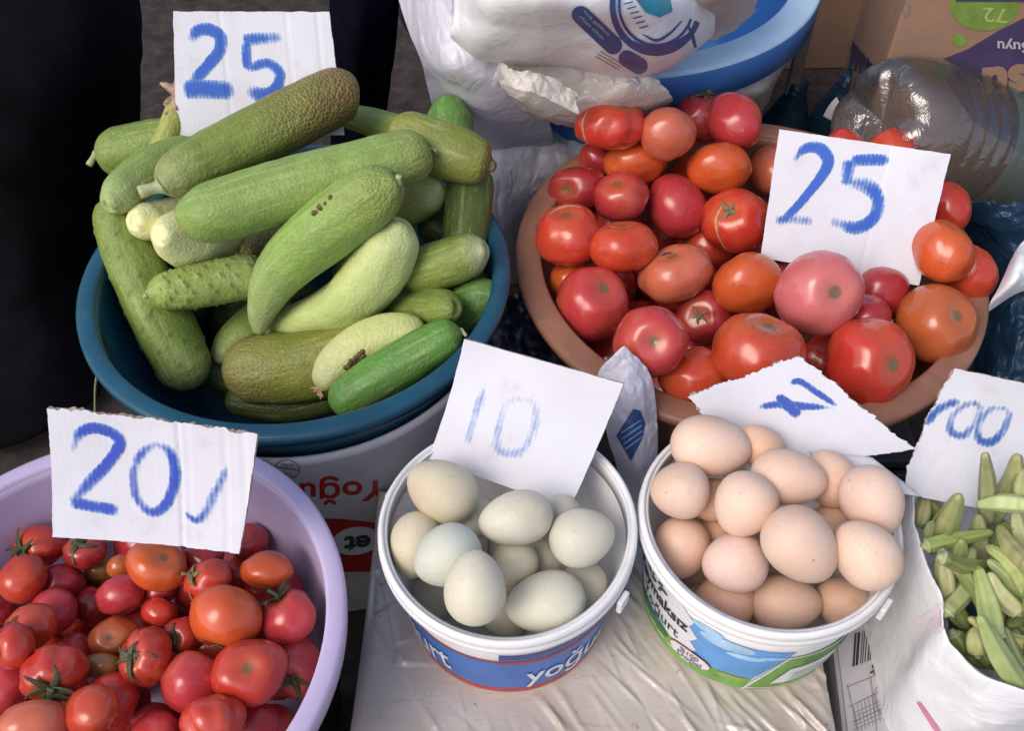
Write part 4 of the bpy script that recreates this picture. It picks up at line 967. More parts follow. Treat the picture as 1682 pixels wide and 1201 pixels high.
# ------------------------------------------------------------------ long fruit: cucumbers and okra
def px_tube(ctrl, n):
    """ctrl: (px, py, r) along the axis, tips included -> resampled with rounded ends"""
    P = catmull(ctrl, n * 2); seg = np.r_[0, np.cumsum(np.hypot(*np.diff(P[:, :2], axis=0).T))]; Lg = seg[-1]
    u = .5 - .5 * np.cos(np.linspace(0, math.pi, n)); u = .45 * u + .55 * np.linspace(0, 1, n)
    Q = np.array([[np.interp(x * Lg, seg, P[:, k]) for k in range(3)] for x in u]); return Q, u * Lg, Lg
def make_long(name, ctrl, sph_fn, mat, n=44, m=26, lobes=3, lob=.03, rough=.03, seed=0, end0=1.0, end1=1.0, pale=None, brown=None, wart=0, sq=1.0):
    Q, s, Lg = px_tube(ctrl, n); r = Q[:, 2].copy()
    for e, sg, rr in ((end0, s, ctrl[0][2]), (end1, Lg - s, ctrl[-1][2])):
        rc = max(2, rr * e); k = np.clip(sg / rc, 0, 1); r *= np.sqrt(np.clip(1 - (1 - k) ** 2, 0, 1))
    pts = [(Q[i, 0], Q[i, 1], max(2, r[i] * .95)) for i in np.linspace(2, n - 3, 8).astype(int)]
    sph = sph_fn(pts)
    # depth along the axis from the settled spheres
    us = np.linspace(2, n - 3, 8).astype(int); dep = np.interp(np.arange(n), us, [depth(p) for p, _ in sph])
    Pw = [CAM + ray(Q[i, 0], Q[i, 1]) * dep[i] for i in range(n)]; Rw = [r[i] * dep[i] / F for i in range(n)]
    c0 = Pw[n // 2]; V, al, an, pa, br, wa = [], [], [], [], [], []; nrm = None
    for i in range(n):
        T = (Pw[min(i + 1, n - 1)] - Pw[max(i - 1, 0)]).normalized()
        if nrm is None: nrm = (BACK - T * BACK.dot(T)).normalized()
        nrm = (nrm - T * nrm.dot(T)).normalized(); b_ = T.cross(nrm); u = i / (n - 1)
        for k in range(m):
            a = 2 * math.pi * k / m; d = nrm * math.cos(a) + b_ * math.sin(a); p = Pw[i] - c0 + d * Rw[i]
            f = 1 + lob * math.cos(lobes * a + seed) * min(1, 4 * u * (1 - u) + .2) + rough * 1.2 * nz(p, 26, seed) + rough * .8 * nz(p, 60, seed + 5) + rough * .5 * nz(p, 130, seed + 9) + .010 * math.cos(9 * a + seed + 2 * nz(p, 20, seed))
            wv = 0
            if wart and (i * 7919 + k * 104729 + int(seed * 10)) % 100 < 5 and .06 < u < .94: f += wart; wv = 1
            V.append(Pw[i] - c0 + d * (Rw[i] * f)); al.append(u); an.append(a)
            pa.append(pale(u, a) if pale else 0); br.append(max(brown(u, a) if brown else 0, 1.0 if name == 'cucumber' and (u < .010 or u > .990) else 0)); wa.append(wv)
    Fc = [(i * m + k, i * m + (k + 1) % m, (i + 1) * m + (k + 1) % m, (i + 1) * m + k) for i in range(n - 1) for k in range(m)]
    o = pydata(name, V, Fc, mat, None, True, {'along': al, 'around': an, 'pale': pa, 'brown': br, 'wart': wa}); o.location = c0
    return o, Pw, Rw, sph
ends = lambda a, b, w_=.22: (lambda u, ang: max(a * max(0, 1 - u / w_), b * max(0, 1 - (1 - u) / w_)))
one = lambda s0, s1, k: (lambda u, ang: k * max(0, min(1, (u - s0) / (s1 - s0))))
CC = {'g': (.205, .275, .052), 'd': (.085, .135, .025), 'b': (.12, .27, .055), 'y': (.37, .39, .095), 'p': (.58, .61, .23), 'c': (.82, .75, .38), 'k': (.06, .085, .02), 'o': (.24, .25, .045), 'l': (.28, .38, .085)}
G_C = 'cucumbers heaped in the teal basin'
# control points (px, py, r), colour, options, stem end (0/1/None) with tip pixel, label
CUC = [
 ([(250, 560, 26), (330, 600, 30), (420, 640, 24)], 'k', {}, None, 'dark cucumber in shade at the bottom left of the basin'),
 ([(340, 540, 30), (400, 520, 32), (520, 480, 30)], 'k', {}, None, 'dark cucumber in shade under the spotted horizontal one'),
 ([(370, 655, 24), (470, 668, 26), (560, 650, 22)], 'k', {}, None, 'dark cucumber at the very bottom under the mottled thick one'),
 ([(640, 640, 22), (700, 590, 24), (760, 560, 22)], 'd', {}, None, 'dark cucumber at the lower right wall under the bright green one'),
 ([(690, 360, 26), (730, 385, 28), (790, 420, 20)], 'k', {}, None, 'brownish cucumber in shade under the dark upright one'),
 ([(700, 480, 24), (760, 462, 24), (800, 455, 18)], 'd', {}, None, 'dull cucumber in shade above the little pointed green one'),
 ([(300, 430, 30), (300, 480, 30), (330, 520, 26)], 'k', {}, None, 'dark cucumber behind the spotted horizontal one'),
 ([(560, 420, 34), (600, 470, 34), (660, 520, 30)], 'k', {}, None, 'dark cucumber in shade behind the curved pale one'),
 ([(776, 272, 38), (768, 340, 39), (758, 425, 36)], 'd', dict(lob=.04), None, 'dark green cucumber standing upright by the right wall'),
 ([(820, 487, 14), (795, 490, 36), (755, 515, 38), (720, 545, 30)], 'b', dict(end0=.9), (0, (826, 487), 3), 'small bright green pointed cucumber at the right wall'),
 ([(735, 165, 36), (738, 200, 39), (742, 260, 38)], 'b', dict(end0=1.1), None, 'round ended green cucumber standing at the back right'),
 ([(560, 188, 18), (610, 200, 24), (680, 222, 27), (745, 240, 24)], 'g', {}, None, 'thin green cucumber at the back behind the long smooth one'),
 ([(640, 205, 30), (700, 232, 42), (760, 258, 44), (806, 272, 30)], 'o', dict(end1=.55, brown=one(.8, 1, .8)), (1, (803, 272), 9), 'thick olive cucumber with a cut brown end at the back right'),
 ([(695, 575, 26), (730, 605, 29), (775, 640, 24)], 'p', dict(lob=.05), None, 'yellowish striped cucumber half behind the 10 card'),
 ([(185, 322, 38), (205, 400, 43), (240, 480, 47), (285, 570, 48), (318, 640, 40)], 'g', dict(lob=.06, wart=.05, pale=one(.7, 1, .2)), None, 'long striped cucumber standing along the left wall'),
 ([(158, 252, 38), (200, 249, 43), (260, 238, 43), (330, 225, 38)], 'g', dict(pale=ends(.3, 0)), (0, (146, 271), 5), 'plump green cucumber jutting out at the back left'),
 ([(245, 270, 16), (268, 236, 19), (284, 200, 19), (296, 160, 16)], 'y', dict(), None, 'slim yellowish cucumber with a wilted blossom left of the 25 card'),
 ([(600, 355, 30), (650, 348, 37), (700, 318, 36), (724, 300, 28)], 'y', dict(pale=one(.6, 1, .45), lob=.05), None, 'yellowish green cucumber behind the warty curved one'),
 ([(224, 363, 28), (262, 362, 34), (330, 352, 36)], 'c', dict(end0=.5), None, 'cream coloured peeled looking cucumber end at the left'),
 ([(266, 388, 44), (325, 392, 50), (405, 392, 38)], 'c', {}, None, 'fat cream coloured cucumber under the long smooth one'),
 ([(404, 418, 24), (440, 405, 30), (500, 375, 32)], 'o', dict(brown=lambda u, a: .7 * max(0, 1 - u * 1.5), wart=.05), None, 'warty olive cucumber end below the long smooth one'),
 ([(179, 338, 28), (215, 305, 34), (265, 272, 35), (330, 245, 30)], 'l', dict(pale=ends(.45, 0, .4), lob=.05), None, 'pale curved cucumber at the left below the plump one'),
 ([(243, 481, 26), (300, 475, 35), (360, 463, 37), (440, 448, 36)], 'l', dict(wart=.11, pale=one(.5, .9, .3)), (0, (238, 488), 4), 'horizontal cucumber with dark spiny bumps at the left'),
 ([(356, 596, 16), (385, 560, 28), (420, 530, 31), (470, 490, 30)], 'l', dict(lob=.07, pale=ends(.5, 0, .4)), None, 'pale striped cucumber above the mottled thick one'),
 ([(620, 515, 30), (680, 508, 35), (746, 506, 30)], 'g', dict(lob=.05, end1=.7), None, 'striped green cucumber end under the pale curved one'),
 ([(660, 455, 34), (720, 435, 40), (770, 418, 36), (798, 410, 26)], 'g', dict(pale=one(.78, .95, .75)), None, 'green cucumber with a scabby pale tip at the right'),
 ([(366, 612, 46), (430, 606, 57), (520, 598, 58), (640, 560, 50)], 'o', dict(brown=lambda u, a: .55 * max(0, 1 - u * 2.2), pale=lambda u, a: .25 * max(0, 1 - u * 2.5)), None, 'thick mottled yellow green cucumber at the front'),
 ([(526, 640, 18), (550, 600, 31), (600, 562, 34), (655, 545, 31), (700, 552, 24)], 'p', dict(lob=.05, end0=.9, pale=ends(.8, 0, .5)), None, 'pale cucumber with a brown scab and withered flower at its tip'),
 ([(545, 672, 30), (590, 640, 37), (660, 598, 40), (730, 556, 33), (758, 542, 20)], 'b', dict(lob=.02), (1, (766, 552), 3), 'smooth bright green cucumber at the front rim'),
 ([(432, 540, 20), (500, 524, 31), (560, 500, 43), (607, 456, 51), (642, 402, 46), (660, 364, 30)], 'p', dict(lob=.06, pale=lambda u, a: .5 * max(0, (u - .3))), None, 'pale cucumber bent like a hook'),
 ([(710, 246, 38), (660, 262, 46), (570, 287, 50), (450, 318, 51), (350, 348, 50), (288, 352, 34)], 'l', dict(brown=lambda u, a: .45 * max(0, 1 - u * 4), lob=.02, end1=1.3), (0, (716, 247), 3), 'long smooth green cucumber on top below the brown ended one'),
 ([(426, 552, 8), (432, 505, 25), (465, 440, 43), (540, 372, 53), (610, 322, 50), (655, 300, 36)], 'l', dict(end0=1.5, brown=one(.6, .9, .3), pale=ends(.7, 0, .45)), (1, (655, 288), 5), 'curved cucumber with a warty top and pale pointed tip'),
 ([(262, 306, 26), (310, 278, 42), (400, 235, 47), (490, 190, 49), (560, 155, 44), (588, 150, 28)], 'g', dict(brown=one(.45, .80, 1.0), pale=ends(.35, 0, .25), lob=.02), (0, (228, 316), 10), 'long cucumber with a russet brown end lying across the 25 card'),
]
pile = Pile(B_CUC[1], .86)
for i, (ctrl, col, opt, stem, lab) in enumerate(CUC):
    tl = (0, .05, -.05, .1, -.1, .15, -.15) if i >= 8 else (0,)
    zt = .56 if i >= 8 else .33; zm = .425 if 'russet' in lab else None
    o, Pw, Rw, sph = make_long('cucumber', ctrl, lambda pts: pile.settle(pts, zt, tl, zm), M['cuc'], 64 if i > 12 else 40, 36 if i > 12 else 24, seed=i * 1.3, **opt)
    pile.add(sph); tag(o, lab, 'cucumber', G_C); o.color = (*[x * rnd.uniform(.93, 1.07) for x in CC[col]], 1)
    if stem:
        k, tip, rp = stem; e = 0 if k == 0 else -1; e2 = 2 if k == 0 else -3
        d = depth(Pw[e]); tipw = CAM + ray(*tip) * (d * .995); a, b = Pw[e2], tipw; mid = Pw[e] * .6 + b * .4; rr_ = rp * d / F
        bm = tube_bm(catmull([a, Pw[e], mid, b], 9), [rr_ * 1.7, rr_ * 1.7, rr_ * 1.5, rr_ * 1.25, rr_ * 1.05, rr_, rr_, rr_ * 1.1, rr_ * 1.05], 12)
        bmesh.ops.translate(bm, vec=-Vector(o.location), verts=bm.verts); link('stem', bm, M['paleStem'] if i != 12 else M['drystem'], o)
    if 'withered' in lab or 'wilted' in lab:
        wi = 'wilted' in lab; bm = bmesh.new(); rr = random.Random(4); e = 0 if not wi else -1
        for q in range(9 if wi else 11):
            sz = (.014 if wi else .0048); base = Pw[e] - Vector(o.location); dv = Vector((rr.uniform(-1, .5), rr.uniform(-.6, .6), rr.uniform(-.6, .6))).normalized() if wi else Vector((rr.uniform(-1, 1), rr.uniform(-1.2, .2), rr.uniform(-1, .3))).normalized()
            P = [base, base + dv * sz * .6 + Vector((0, 0, rr.uniform(-.3, .3) * sz)), base + dv * sz * rr.uniform(1.1, 1.9) + Vector((rr.uniform(-.3, .3) * sz, 0, rr.uniform(-.4, .2) * sz))]
            t_ = tube_bm(catmull(P, 6), [sz * f for f in (.2, .32, .36, .3, .22, .08)], 7); me = bpy.data.meshes.new('tmp'); t_.to_mesh(me); t_.free(); bm.from_mesh(me); bpy.data.meshes.remove(me)
        link('withered_flower', bm, M['blossom'] if wi else M['dryflower'], o)
    if 'scab' in lab and 'withered' in lab or 'warty top' in lab:
        # rough brown scab on the skin
        bpy.context.view_layer.update(); bvv = bvh_of(o); cx_, cy_, n_ = ((583, 592, 46) if 'withered' in lab else (530, 338, 10)); bm = bmesh.new(); rr = random.Random(8)
        for q in range(n_):
            t_ = rr.uniform(-1, 1); h = bvv.ray_cast(CAM, ray(cx_ + 14 * t_ + rr.uniform(-4, 4), cy_ - 13 * t_ + rr.uniform(-4, 4)).normalized())
            if h[0] is None: continue
            s_ = bmesh.ops.create_icosphere(bm, subdivisions=1, radius=rr.uniform(.0009, .0024)); bmesh.ops.transform(bm, matrix=Matrix.Translation(h[0] - Vector(o.location)) @ h[1].to_track_quat('Z', 'Y').to_matrix().to_4x4() @ Matrix.Diagonal((1.2, 1.2, .35, 1)), verts=s_['verts'])
        kind(link('scab', bm, M['scab'], o), 'stuff')

# ------------------------------------------------------------------ okra in its white bag
bc = at(1700, 975, .36)
OKC = dict(c=Vector((bc.x, bc.y)), rim=.36, bot=.322, rin=lambda z: .14, rt=.3)
mouth = [(1700, 735), (1590, 745), (1512, 785), (1505, 845), (1528, 920), (1552, 990), (1558, 1045), (1600, 1098), (1645, 1125), (1720, 1140), (1800, 1100), (1860, 1000), (1830, 860)]
mz = [.335, .335, .34, .355, .36, .36, .358, .356, .355, .355, .36, .36, .365]
rim_ = [Vector(at(x, y, z)) for (x, y), z in zip(mouth, mz)]
cen = sum(rim_, Vector()) / len(rim_)
def ringpt(k, f, z): return [(cen.x + (p.x - cen.x) * f[i % len(f)] if isinstance(f, list) else cen.x + (p.x - cen.x) * f, cen.y + (p.y - cen.y) * (f[i % len(f)] if isinstance(f, list) else f), z) for i, p in enumerate(k)]
rows = [ringpt(rim_, .35, .292), ringpt(rim_, .75, .300), ringpt(rim_, .95, .342), [tuple(p) for p in rim_], ringpt(rim_, [1.04, 1.06, 1.04], .354), ringpt(rim_, [1.07, 1.10, 1.05, 1.12, 1.07], .315), ringpt(rim_, [1.05, 1.09, 1.05, 1.1], .24), ringpt(rim_, [.98, 1.02], .12), ringpt(rim_, .92, .01)]
bag = sheet('plastic_bag', rows, M['filmpink'], 90, 50, .0055, 13, 3, closed=True, world=True)
tag(bag, 'open white plastic bag with pink print, full of okra', 'bag')
bv = bvh_of(bag)
print_px('pink_print', [[(1505, 1155), (1511, 1154), (1545, 1201), (1536, 1204)]], bv, plain('pink_print', (.62, .22, .36), .4), bag, 8, .0025)
print_px('pink_print', [[(1502, 1022), (1530, 1004), (1548, 990), (1552, 1030), (1540, 1042)]], bv, plain('faint_pink_print', (.80, .68, .76), .4), bag, 8, .003)
OK = [
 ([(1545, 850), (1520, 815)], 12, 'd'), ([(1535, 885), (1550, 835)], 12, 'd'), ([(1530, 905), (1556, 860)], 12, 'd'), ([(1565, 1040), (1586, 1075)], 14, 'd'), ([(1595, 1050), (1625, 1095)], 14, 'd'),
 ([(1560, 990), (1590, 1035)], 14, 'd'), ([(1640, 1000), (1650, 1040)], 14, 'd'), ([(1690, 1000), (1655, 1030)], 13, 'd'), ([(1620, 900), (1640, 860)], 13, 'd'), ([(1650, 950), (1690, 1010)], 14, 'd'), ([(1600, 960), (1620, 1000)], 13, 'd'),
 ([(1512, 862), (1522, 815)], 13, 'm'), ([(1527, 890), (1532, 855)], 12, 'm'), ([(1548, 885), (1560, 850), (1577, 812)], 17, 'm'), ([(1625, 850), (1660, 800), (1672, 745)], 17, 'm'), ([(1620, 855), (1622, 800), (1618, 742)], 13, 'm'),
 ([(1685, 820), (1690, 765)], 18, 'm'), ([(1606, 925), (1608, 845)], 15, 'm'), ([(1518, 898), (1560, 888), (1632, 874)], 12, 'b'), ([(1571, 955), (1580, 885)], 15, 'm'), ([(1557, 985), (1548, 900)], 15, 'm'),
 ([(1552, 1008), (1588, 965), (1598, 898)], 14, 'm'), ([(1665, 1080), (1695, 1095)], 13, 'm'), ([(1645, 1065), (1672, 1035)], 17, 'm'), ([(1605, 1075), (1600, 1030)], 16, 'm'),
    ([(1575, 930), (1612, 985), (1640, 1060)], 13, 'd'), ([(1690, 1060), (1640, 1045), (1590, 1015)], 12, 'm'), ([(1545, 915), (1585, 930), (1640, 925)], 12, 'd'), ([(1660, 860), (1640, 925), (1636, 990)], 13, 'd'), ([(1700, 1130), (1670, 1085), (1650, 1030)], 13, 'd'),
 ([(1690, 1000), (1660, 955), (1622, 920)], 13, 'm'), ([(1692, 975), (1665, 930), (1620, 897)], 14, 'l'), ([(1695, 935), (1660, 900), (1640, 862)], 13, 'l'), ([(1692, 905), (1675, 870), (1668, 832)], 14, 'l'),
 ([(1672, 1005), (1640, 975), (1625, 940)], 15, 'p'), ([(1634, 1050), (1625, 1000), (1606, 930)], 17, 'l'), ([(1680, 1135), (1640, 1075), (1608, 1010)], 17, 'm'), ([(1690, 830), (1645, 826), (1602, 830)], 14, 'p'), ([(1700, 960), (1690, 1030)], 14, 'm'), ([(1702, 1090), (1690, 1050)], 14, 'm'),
]
OKL = ['thin dark okra pod at the upper left corner of the bag', 'dark okra pod half under the horizontal one at the left', 'second dark okra pod under the horizontal one', 'dark okra pod at the lower left fold of the bag', 'dark okra pod below the end on stub', 'dark okra pod under the bent one at the left', 'shaded okra pod in the middle of the heap', 'shaded okra pod at the right edge', 'shaded okra pod under the pale horizontal one', 'shaded okra pod at the right below the fan of three', 'shaded okra pod behind the long central one',
 'upright okra pod beside the corner of the 100 card', 'short okra pod left of the horizontal one', 'thick okra pod leaning on the lower edge of the 100 card', 'thick okra pod rising in front of the 100 card at the right', 'slim okra pod standing up pointing at the 100 card',
 'okra pod behind the 100 card at the right edge', 'upright okra pod crossing under the slim horizontal one', 'slim dark green okra pod lying horizontally with pale pointed tip', 'ridged okra pod with its tip up below the horizontal one', 'ridged okra pod with its tip up at the left edge of the heap',
 'bent okra pod curving along the left edge of the bag', 'short okra pod at the lower right edge', 'blunt fat okra pod seen nearly end on', 'okra stub seen end on with a pale round cap', 'shaded okra pod slanting under the long central one', 'okra pod lying across the lower middle of the heap', 'shaded okra pod lying under the bent one', 'shaded upright okra pod left of the fan of three', 'dark okra pod at the lower right behind the large bottom one', 'lowest okra pod of the fan at the right', 'middle okra pod of the fan at the right', 'upper okra pod of the fan at the right', 'okra pod hanging down from the pale horizontal one', 'pale short fat okra pod in the middle right', 'long light green okra pod in the centre', 'large okra pod pointing to the bottom edge of the bag', 'pale okra pod lying horizontally under the 100 card', 'okra pod cut by the right edge at mid height', 'okra pod cut by the right edge low down']
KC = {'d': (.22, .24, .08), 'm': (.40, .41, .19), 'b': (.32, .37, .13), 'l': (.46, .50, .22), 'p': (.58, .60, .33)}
opile = Pile(OKC, .8)
for i, ((pts, r, col), lab) in enumerate(zip(OK, OKL)):
    q = len(pts); r *= .98; rad = [r * 1.0] + [r * 1.05] * (q - 2) + [r * .45] if q > 2 else [r, r * .5]
    ctrl = [(x, y, rr_) for (x, y), rr_ in zip(pts, rad)]
    if q == 2: ctrl = [ctrl[0], ((pts[0][0] + pts[1][0]) / 2, (pts[0][1] + pts[1][1]) / 2, r * 1.05), ctrl[1]]
    o, Pw, Rw, sph = make_long('okra_pod', ctrl, lambda p_: opile.settle(p_, .46, (-.09,) if 13 <= i <= 15 else (0, .04, -.04, .08), .345 if 13 <= i <= 15 else None), M['okra'], 30, 25, 5, .11, .02, i * 2.1, .45, 1.5)
    opile.add(sph); tag(o, lab, 'okra', 'okra pods in the white bag'); o.color = (*[x * rnd.uniform(.9, 1.1) for x in KC[col]], 1)
    d = (Pw[0] - Pw[2]).normalized(); c0 = Vector(o.location); r0 = Rw[3]
    bm = tube_bm([Pw[1] - c0 + d * r0 * t_ for t_ in (-.35, -.1, .05, .3, .6)], [r0 * f for f in (1.08, 1.1, .8, .5, .46)], 10); link('stem_cap', bm, M['paleStem'], o)
rr = random.Random(77)
src = None
for k in range(26):
    px, py = rr.uniform(1560, 1760), rr.uniform(850, 1090); a = rr.uniform(0, 6.28)
    pts = [(px, py, 13), (px + 30 * math.cos(a), py + 30 * math.sin(a), 14), (px + 60 * math.cos(a), py + 60 * math.sin(a), 6)]
    zz = .308 + .010 * (k % 2)
    o, *_ = make_long('okra_pod', pts, lambda p_: [(at(x, y, zz), r_ * depth(at(x, y, zz)) / F) for x, y, r_ in p_], M['okra'], 16, 12, 5, .1, .02, k, .5, 1.5)
    o.color = (*KC['d'], 1); tag(o, 'okra pod buried at the bottom of the white bag', 'okra', 'okra pods in the white bag, hidden ones')

# ------------------------------------------------------------------ price cards
def price_card(quad, zl, zr, lean, strokes, label, jag=.0008, curl=0.0, curlx=0.0, creases=(), torn=(), inkcol=(.02, .095, .45)):
    """quad: pixels of top left, top right, bottom right, bottom left; zl, zr: heights of the bottom corners; lean: degrees back from upright"""
    tl_, tr_, br_, bl_ = quad
    A, B = at(*bl_, zl), at(*br_, zr); X = (B - A).normalized(); nh = Vector((-X.y, X.x, 0)).normalized()
    u = Vector((0, 0, 1)) * math.cos(R(lean)) + nh * math.sin(R(lean)); nrm = X.cross(u).normalized(); Y = nrm.cross(X)
    if nrm.dot(BACK) < 0: nrm = -nrm
    Mx = Matrix((X, Y, nrm)).transposed().to_4x4(); Mx.translation = A; inv = Mx.inverted()
    loc = lambda p: (inv @ on_plane(p[0], p[1], A, nrm))
    q = [loc(p) for p in (bl_, br_, tr_, tl_)]; Hh = max(q[2].y, q[3].y); Wd = max(q[1].x, q[2].x)
    def disp(x, y): 
        v = y / Hh; d = curl * (v - .5) ** 2 * 4 - curl * .3 + curlx * ((x / Wd - .5) ** 2 * 4)
        for cx, amt in creases: d -= amt * math.exp(-((x / Wd - cx) / .012) ** 2)
        return d + .0006 * noise.noise((x * 30, y * 30, label.__len__()))
    root = empty('price_card'); root.matrix_world = Mx; tag(root, label, 'price card')
    nx, ny = 90, 50; th = .0032; rr = random.Random(len(label)); bm = bmesh.new(); grid = {}
    uv = lambda a, b: q[0] * (1 - a) * (1 - b) + q[1] * a * (1 - b) + q[2] * a * b + q[3] * (1 - a) * b
    for s, zo in ((0, 0), (1, -th)):
        for j in range(ny + 1):
            for i in range(nx + 1):
                p = uv(i / nx, j / ny).copy(); e = None
                for nm, on in (('l', i == 0), ('r', i == nx), ('b', j == 0), ('t', j == ny)):
                    if on:
                        k = jag * (2.6 if nm in torn else .7) * (noise.noise((p.x * 90, p.y * 90, len(label) + s * .6)) + .6 * noise.noise((p.x * 330, p.y * 330, s)) + (.5 * noise.noise((p.x * 700, p.y * 700, s)) if nm in torn else 0))
                        if nm in 'lr': p.x += k
                        else: p.y += k
                grid[s, i, j] = bm.verts.new((p.x, p.y, disp(p.x, p.y) + zo))
    for j in range(ny):
        for i in range(nx):
            bm.faces.new([grid[0, a, b] for a, b in ((i, j), (i + 1, j), (i + 1, j + 1), (i, j + 1))]); bm.faces.new([grid[1, a, b] for a, b in ((i, j + 1), (i + 1, j + 1), (i + 1, j), (i, j))])
    edge = [(i, 0) for i in range(nx)] + [(nx, j) for j in range(ny)] + [(i, ny) for i in range(nx, 0, -1)] + [(0, j) for j in range(ny, 0, -1)]
    for k in range(len(edge)):
        a, b = edge[k], edge[(k + 1) % len(edge)]; f = bm.faces.new([grid[0, *b], grid[0, *a], grid[1, *a], grid[1, *b]]); f.material_index = 1
    sheet_ = link('cardboard', bm, [M['card'], M['core']], root, True)
    try: sheet_.data.set_sharp_from_angle(angle=R(40))
    except Exception: pass
    for dg, segs in strokes:                                   # each character its own mesh of pen strokes
        V, Fc, ac, ik = [], [], [], []
        for pts, wd, ink in segs:
            n = 36; P = catmull(pts, n); W_ = np.interp(np.linspace(0, 1, n), np.linspace(0, 1, len(wd)), wd) if hasattr(wd, '__len__') else np.full(n, wd)
            I_ = np.interp(np.linspace(0, 1, n), np.linspace(0, 1, len(ink)), ink) if hasattr(ink, '__len__') else np.full(n, ink)
            Q = np.array([tuple(loc(p))[:2] for p in P]); sc = depth(A) / F; T = np.gradient(Q, axis=0); T /= np.linalg.norm(T, axis=1)[:, None] + 1e-9; Nn = np.c_[-T[:, 1], T[:, 0]]
            b0 = len(V); m = 7
            for i in range(n):
                for k in range(m):
                    a = k / (m - 1) * 2 - 1; p = Q[i] + Nn[i] * a * W_[i] * sc * .62; V.append((p[0], p[1], disp(*p) + .0007 + .00005 * len(ac) / 1000)); e = min(1, 6 * min(i, n - 1 - i) / n + .25)
                    ac.append(a); ik.append(I_[i] * e)
            Fc += [(b0 + i * m + k, b0 + i * m + k + 1, b0 + (i + 1) * m + k + 1, b0 + (i + 1) * m + k) for i in range(n - 1) for k in range(m - 1)]
        o = pydata('marker_digit' if dg != 'tick' else 'marker_tick', V, Fc, M['ink'], root, True, {'across': ac, 'ink': ik}); o.color = (*inkcol, 1)
    return root
S = lambda pts, w_, ink: (pts, w_, ink)
# 25 above the cucumbers
price_card([(285, 18), (541, 19), (566, 221), (291, 231)], .40, .40, 30, [
 ('2', [S([(313, 66), (325, 50), (345, 48), (362, 60), (361, 82), (345, 103), (330, 120), (316, 135)], [14, 16, 16, 14, 16], [.75, .8, 1, 1, .95, .7]), S([(302, 146), (330, 146), (384, 147)], 24, [.8, .85, .7])]),
 ('5', [S([(398, 66), (425, 63), (462, 61)], 16, [.7, .55, .45]), S([(406, 66), (404, 92), (408, 113)], 13, [.7, .8, .9]), S([(406, 112), (440, 104), (460, 122), (450, 148), (430, 155), (406, 148)], [13, 14, 14, 18, 20], [.9, .75, .95, 1, .75, .6])])],
 'white cardboard price card reading 25 behind the cucumbers', .0009, .0, .002, ((.34, .0006), (.72, .0005), (.9, .0007)), torn=())
# 25 on the large tomatoes
price_card([(1280, 212), (1561, 253), (1509, 469), (1249, 423)], .330, .330, 35, [
 ('2', [S([(1304, 263), (1322, 244), (1345, 243), (1360, 262), (1352, 285), (1325, 320), (1300, 348), (1278, 364)], [8, 14, 16, 15, 12, 11, 11], [.9, .8, .9, 1, 1.05, 1.05, 1, .8]), S([(1274, 362), (1300, 360), (1334, 364)], 16, [.5, .35, .4])]),
 ('5', [S([(1398, 264), (1425, 262), (1460, 263)], 15, [.8, .65, .7]), S([(1396, 262), (1392, 285), (1388, 304)], 17, [.8, .7, .65]), S([(1390, 298), (1425, 306), (1442, 328), (1434, 358), (1405, 374), (1365, 362)], [20, 22, 16, 16, 18, 16], [.5, .5, .8, 1, .75, .45])])],
 'white cardboard price card reading 25 stuck among the large tomatoes', .0007, 0, .001, ((.63, .0005),))
# 20 and tick on the small tomatoes
price_card([(84, 667), (427, 710), (396, 906), (93, 877)], .392, .392, 32, [
 ('2', [S([(122, 740), (132, 712), (155, 701), (185, 710), (198, 728), (178, 760), (150, 790), (122, 822)], [13, 15, 16, 16, 16, 15, 17, 15], [.4, .6, .8, .85, 1, .95, .75, .8]), S([(120, 822), (155, 830), (194, 838)], 17, [.75, .85, 1])]),
 ('0', [S([(258, 728), (232, 745), (219, 780), (226, 820), (250, 842), (274, 826), (287, 785), (280, 745), (256, 728)], 15, [.5, .55, .4, .4, .6, .8, .8, .65, .5])]),
 ('tick', [S([(304, 842), (322, 854), (340, 840), (352, 812), (368, 780), (374, 766)], [8, 12, 16, 18, 14, 10], [.75, .5, .5, .4, .4, .2])])],
 'white cardboard price card reading 20 with a tick above the small tomatoes', .0009, .002, .004, ((.62, .0012), (.66, .0006), (.84, .0007), (.93, .0007)), ('t',), (.03, .065, .42))
# 10 on the pale eggs
price_card(*CARD10, [
 ('1', [S([(794, 640), (785, 665), (774, 700), (768, 728)], [12, 18, 20, 16], [.22, .22, .26, .22])]),
 ('0', [S([(850, 655), (828, 668), (818, 705), (818, 738), (848, 744), (868, 725), (880, 685), (872, 660), (848, 656)], 18, [.0, .02, .1, .22, .25, .22, .1, .02, .0])])],
 'plain white price card with faint 10 standing in the bucket of pale eggs', .0005, .006, 0, (), (), (.16, .27, .62))
# torn 7 on the brown eggs
c7 = price_card(*CARD7, [
 ('7', [S([(1298, 629), (1314, 627), (1342, 645), (1374, 667)], [7, 9, 9, 7], [.9, .85, .95, .9]), S([(1247, 669), (1275, 665), (1310, 667), (1368, 670)], [9, 11, 12, 6], [.6, .75, .9, .45]), S([(1276, 650), (1292, 664), (1312, 684)], [10, 16, 13], [.8, 1, .8])])],
 'torn triangular white card with upside down 7 lying over the brown eggs', .0012, .004, 0, (), ('l', 't', 'r'), (.025, .075, .38))
fl = sheet('flap', [[(1330, 742, .367), (1432, 752, .372)], [(1365, 790, .367), (1514, 817, .366)]], M['card'], 12, 12, .0006, world=False, thick=.002)
fl.parent = c7; bpy.context.view_layer.update(); fl.matrix_parent_inverse = c7.matrix_world.inverted()
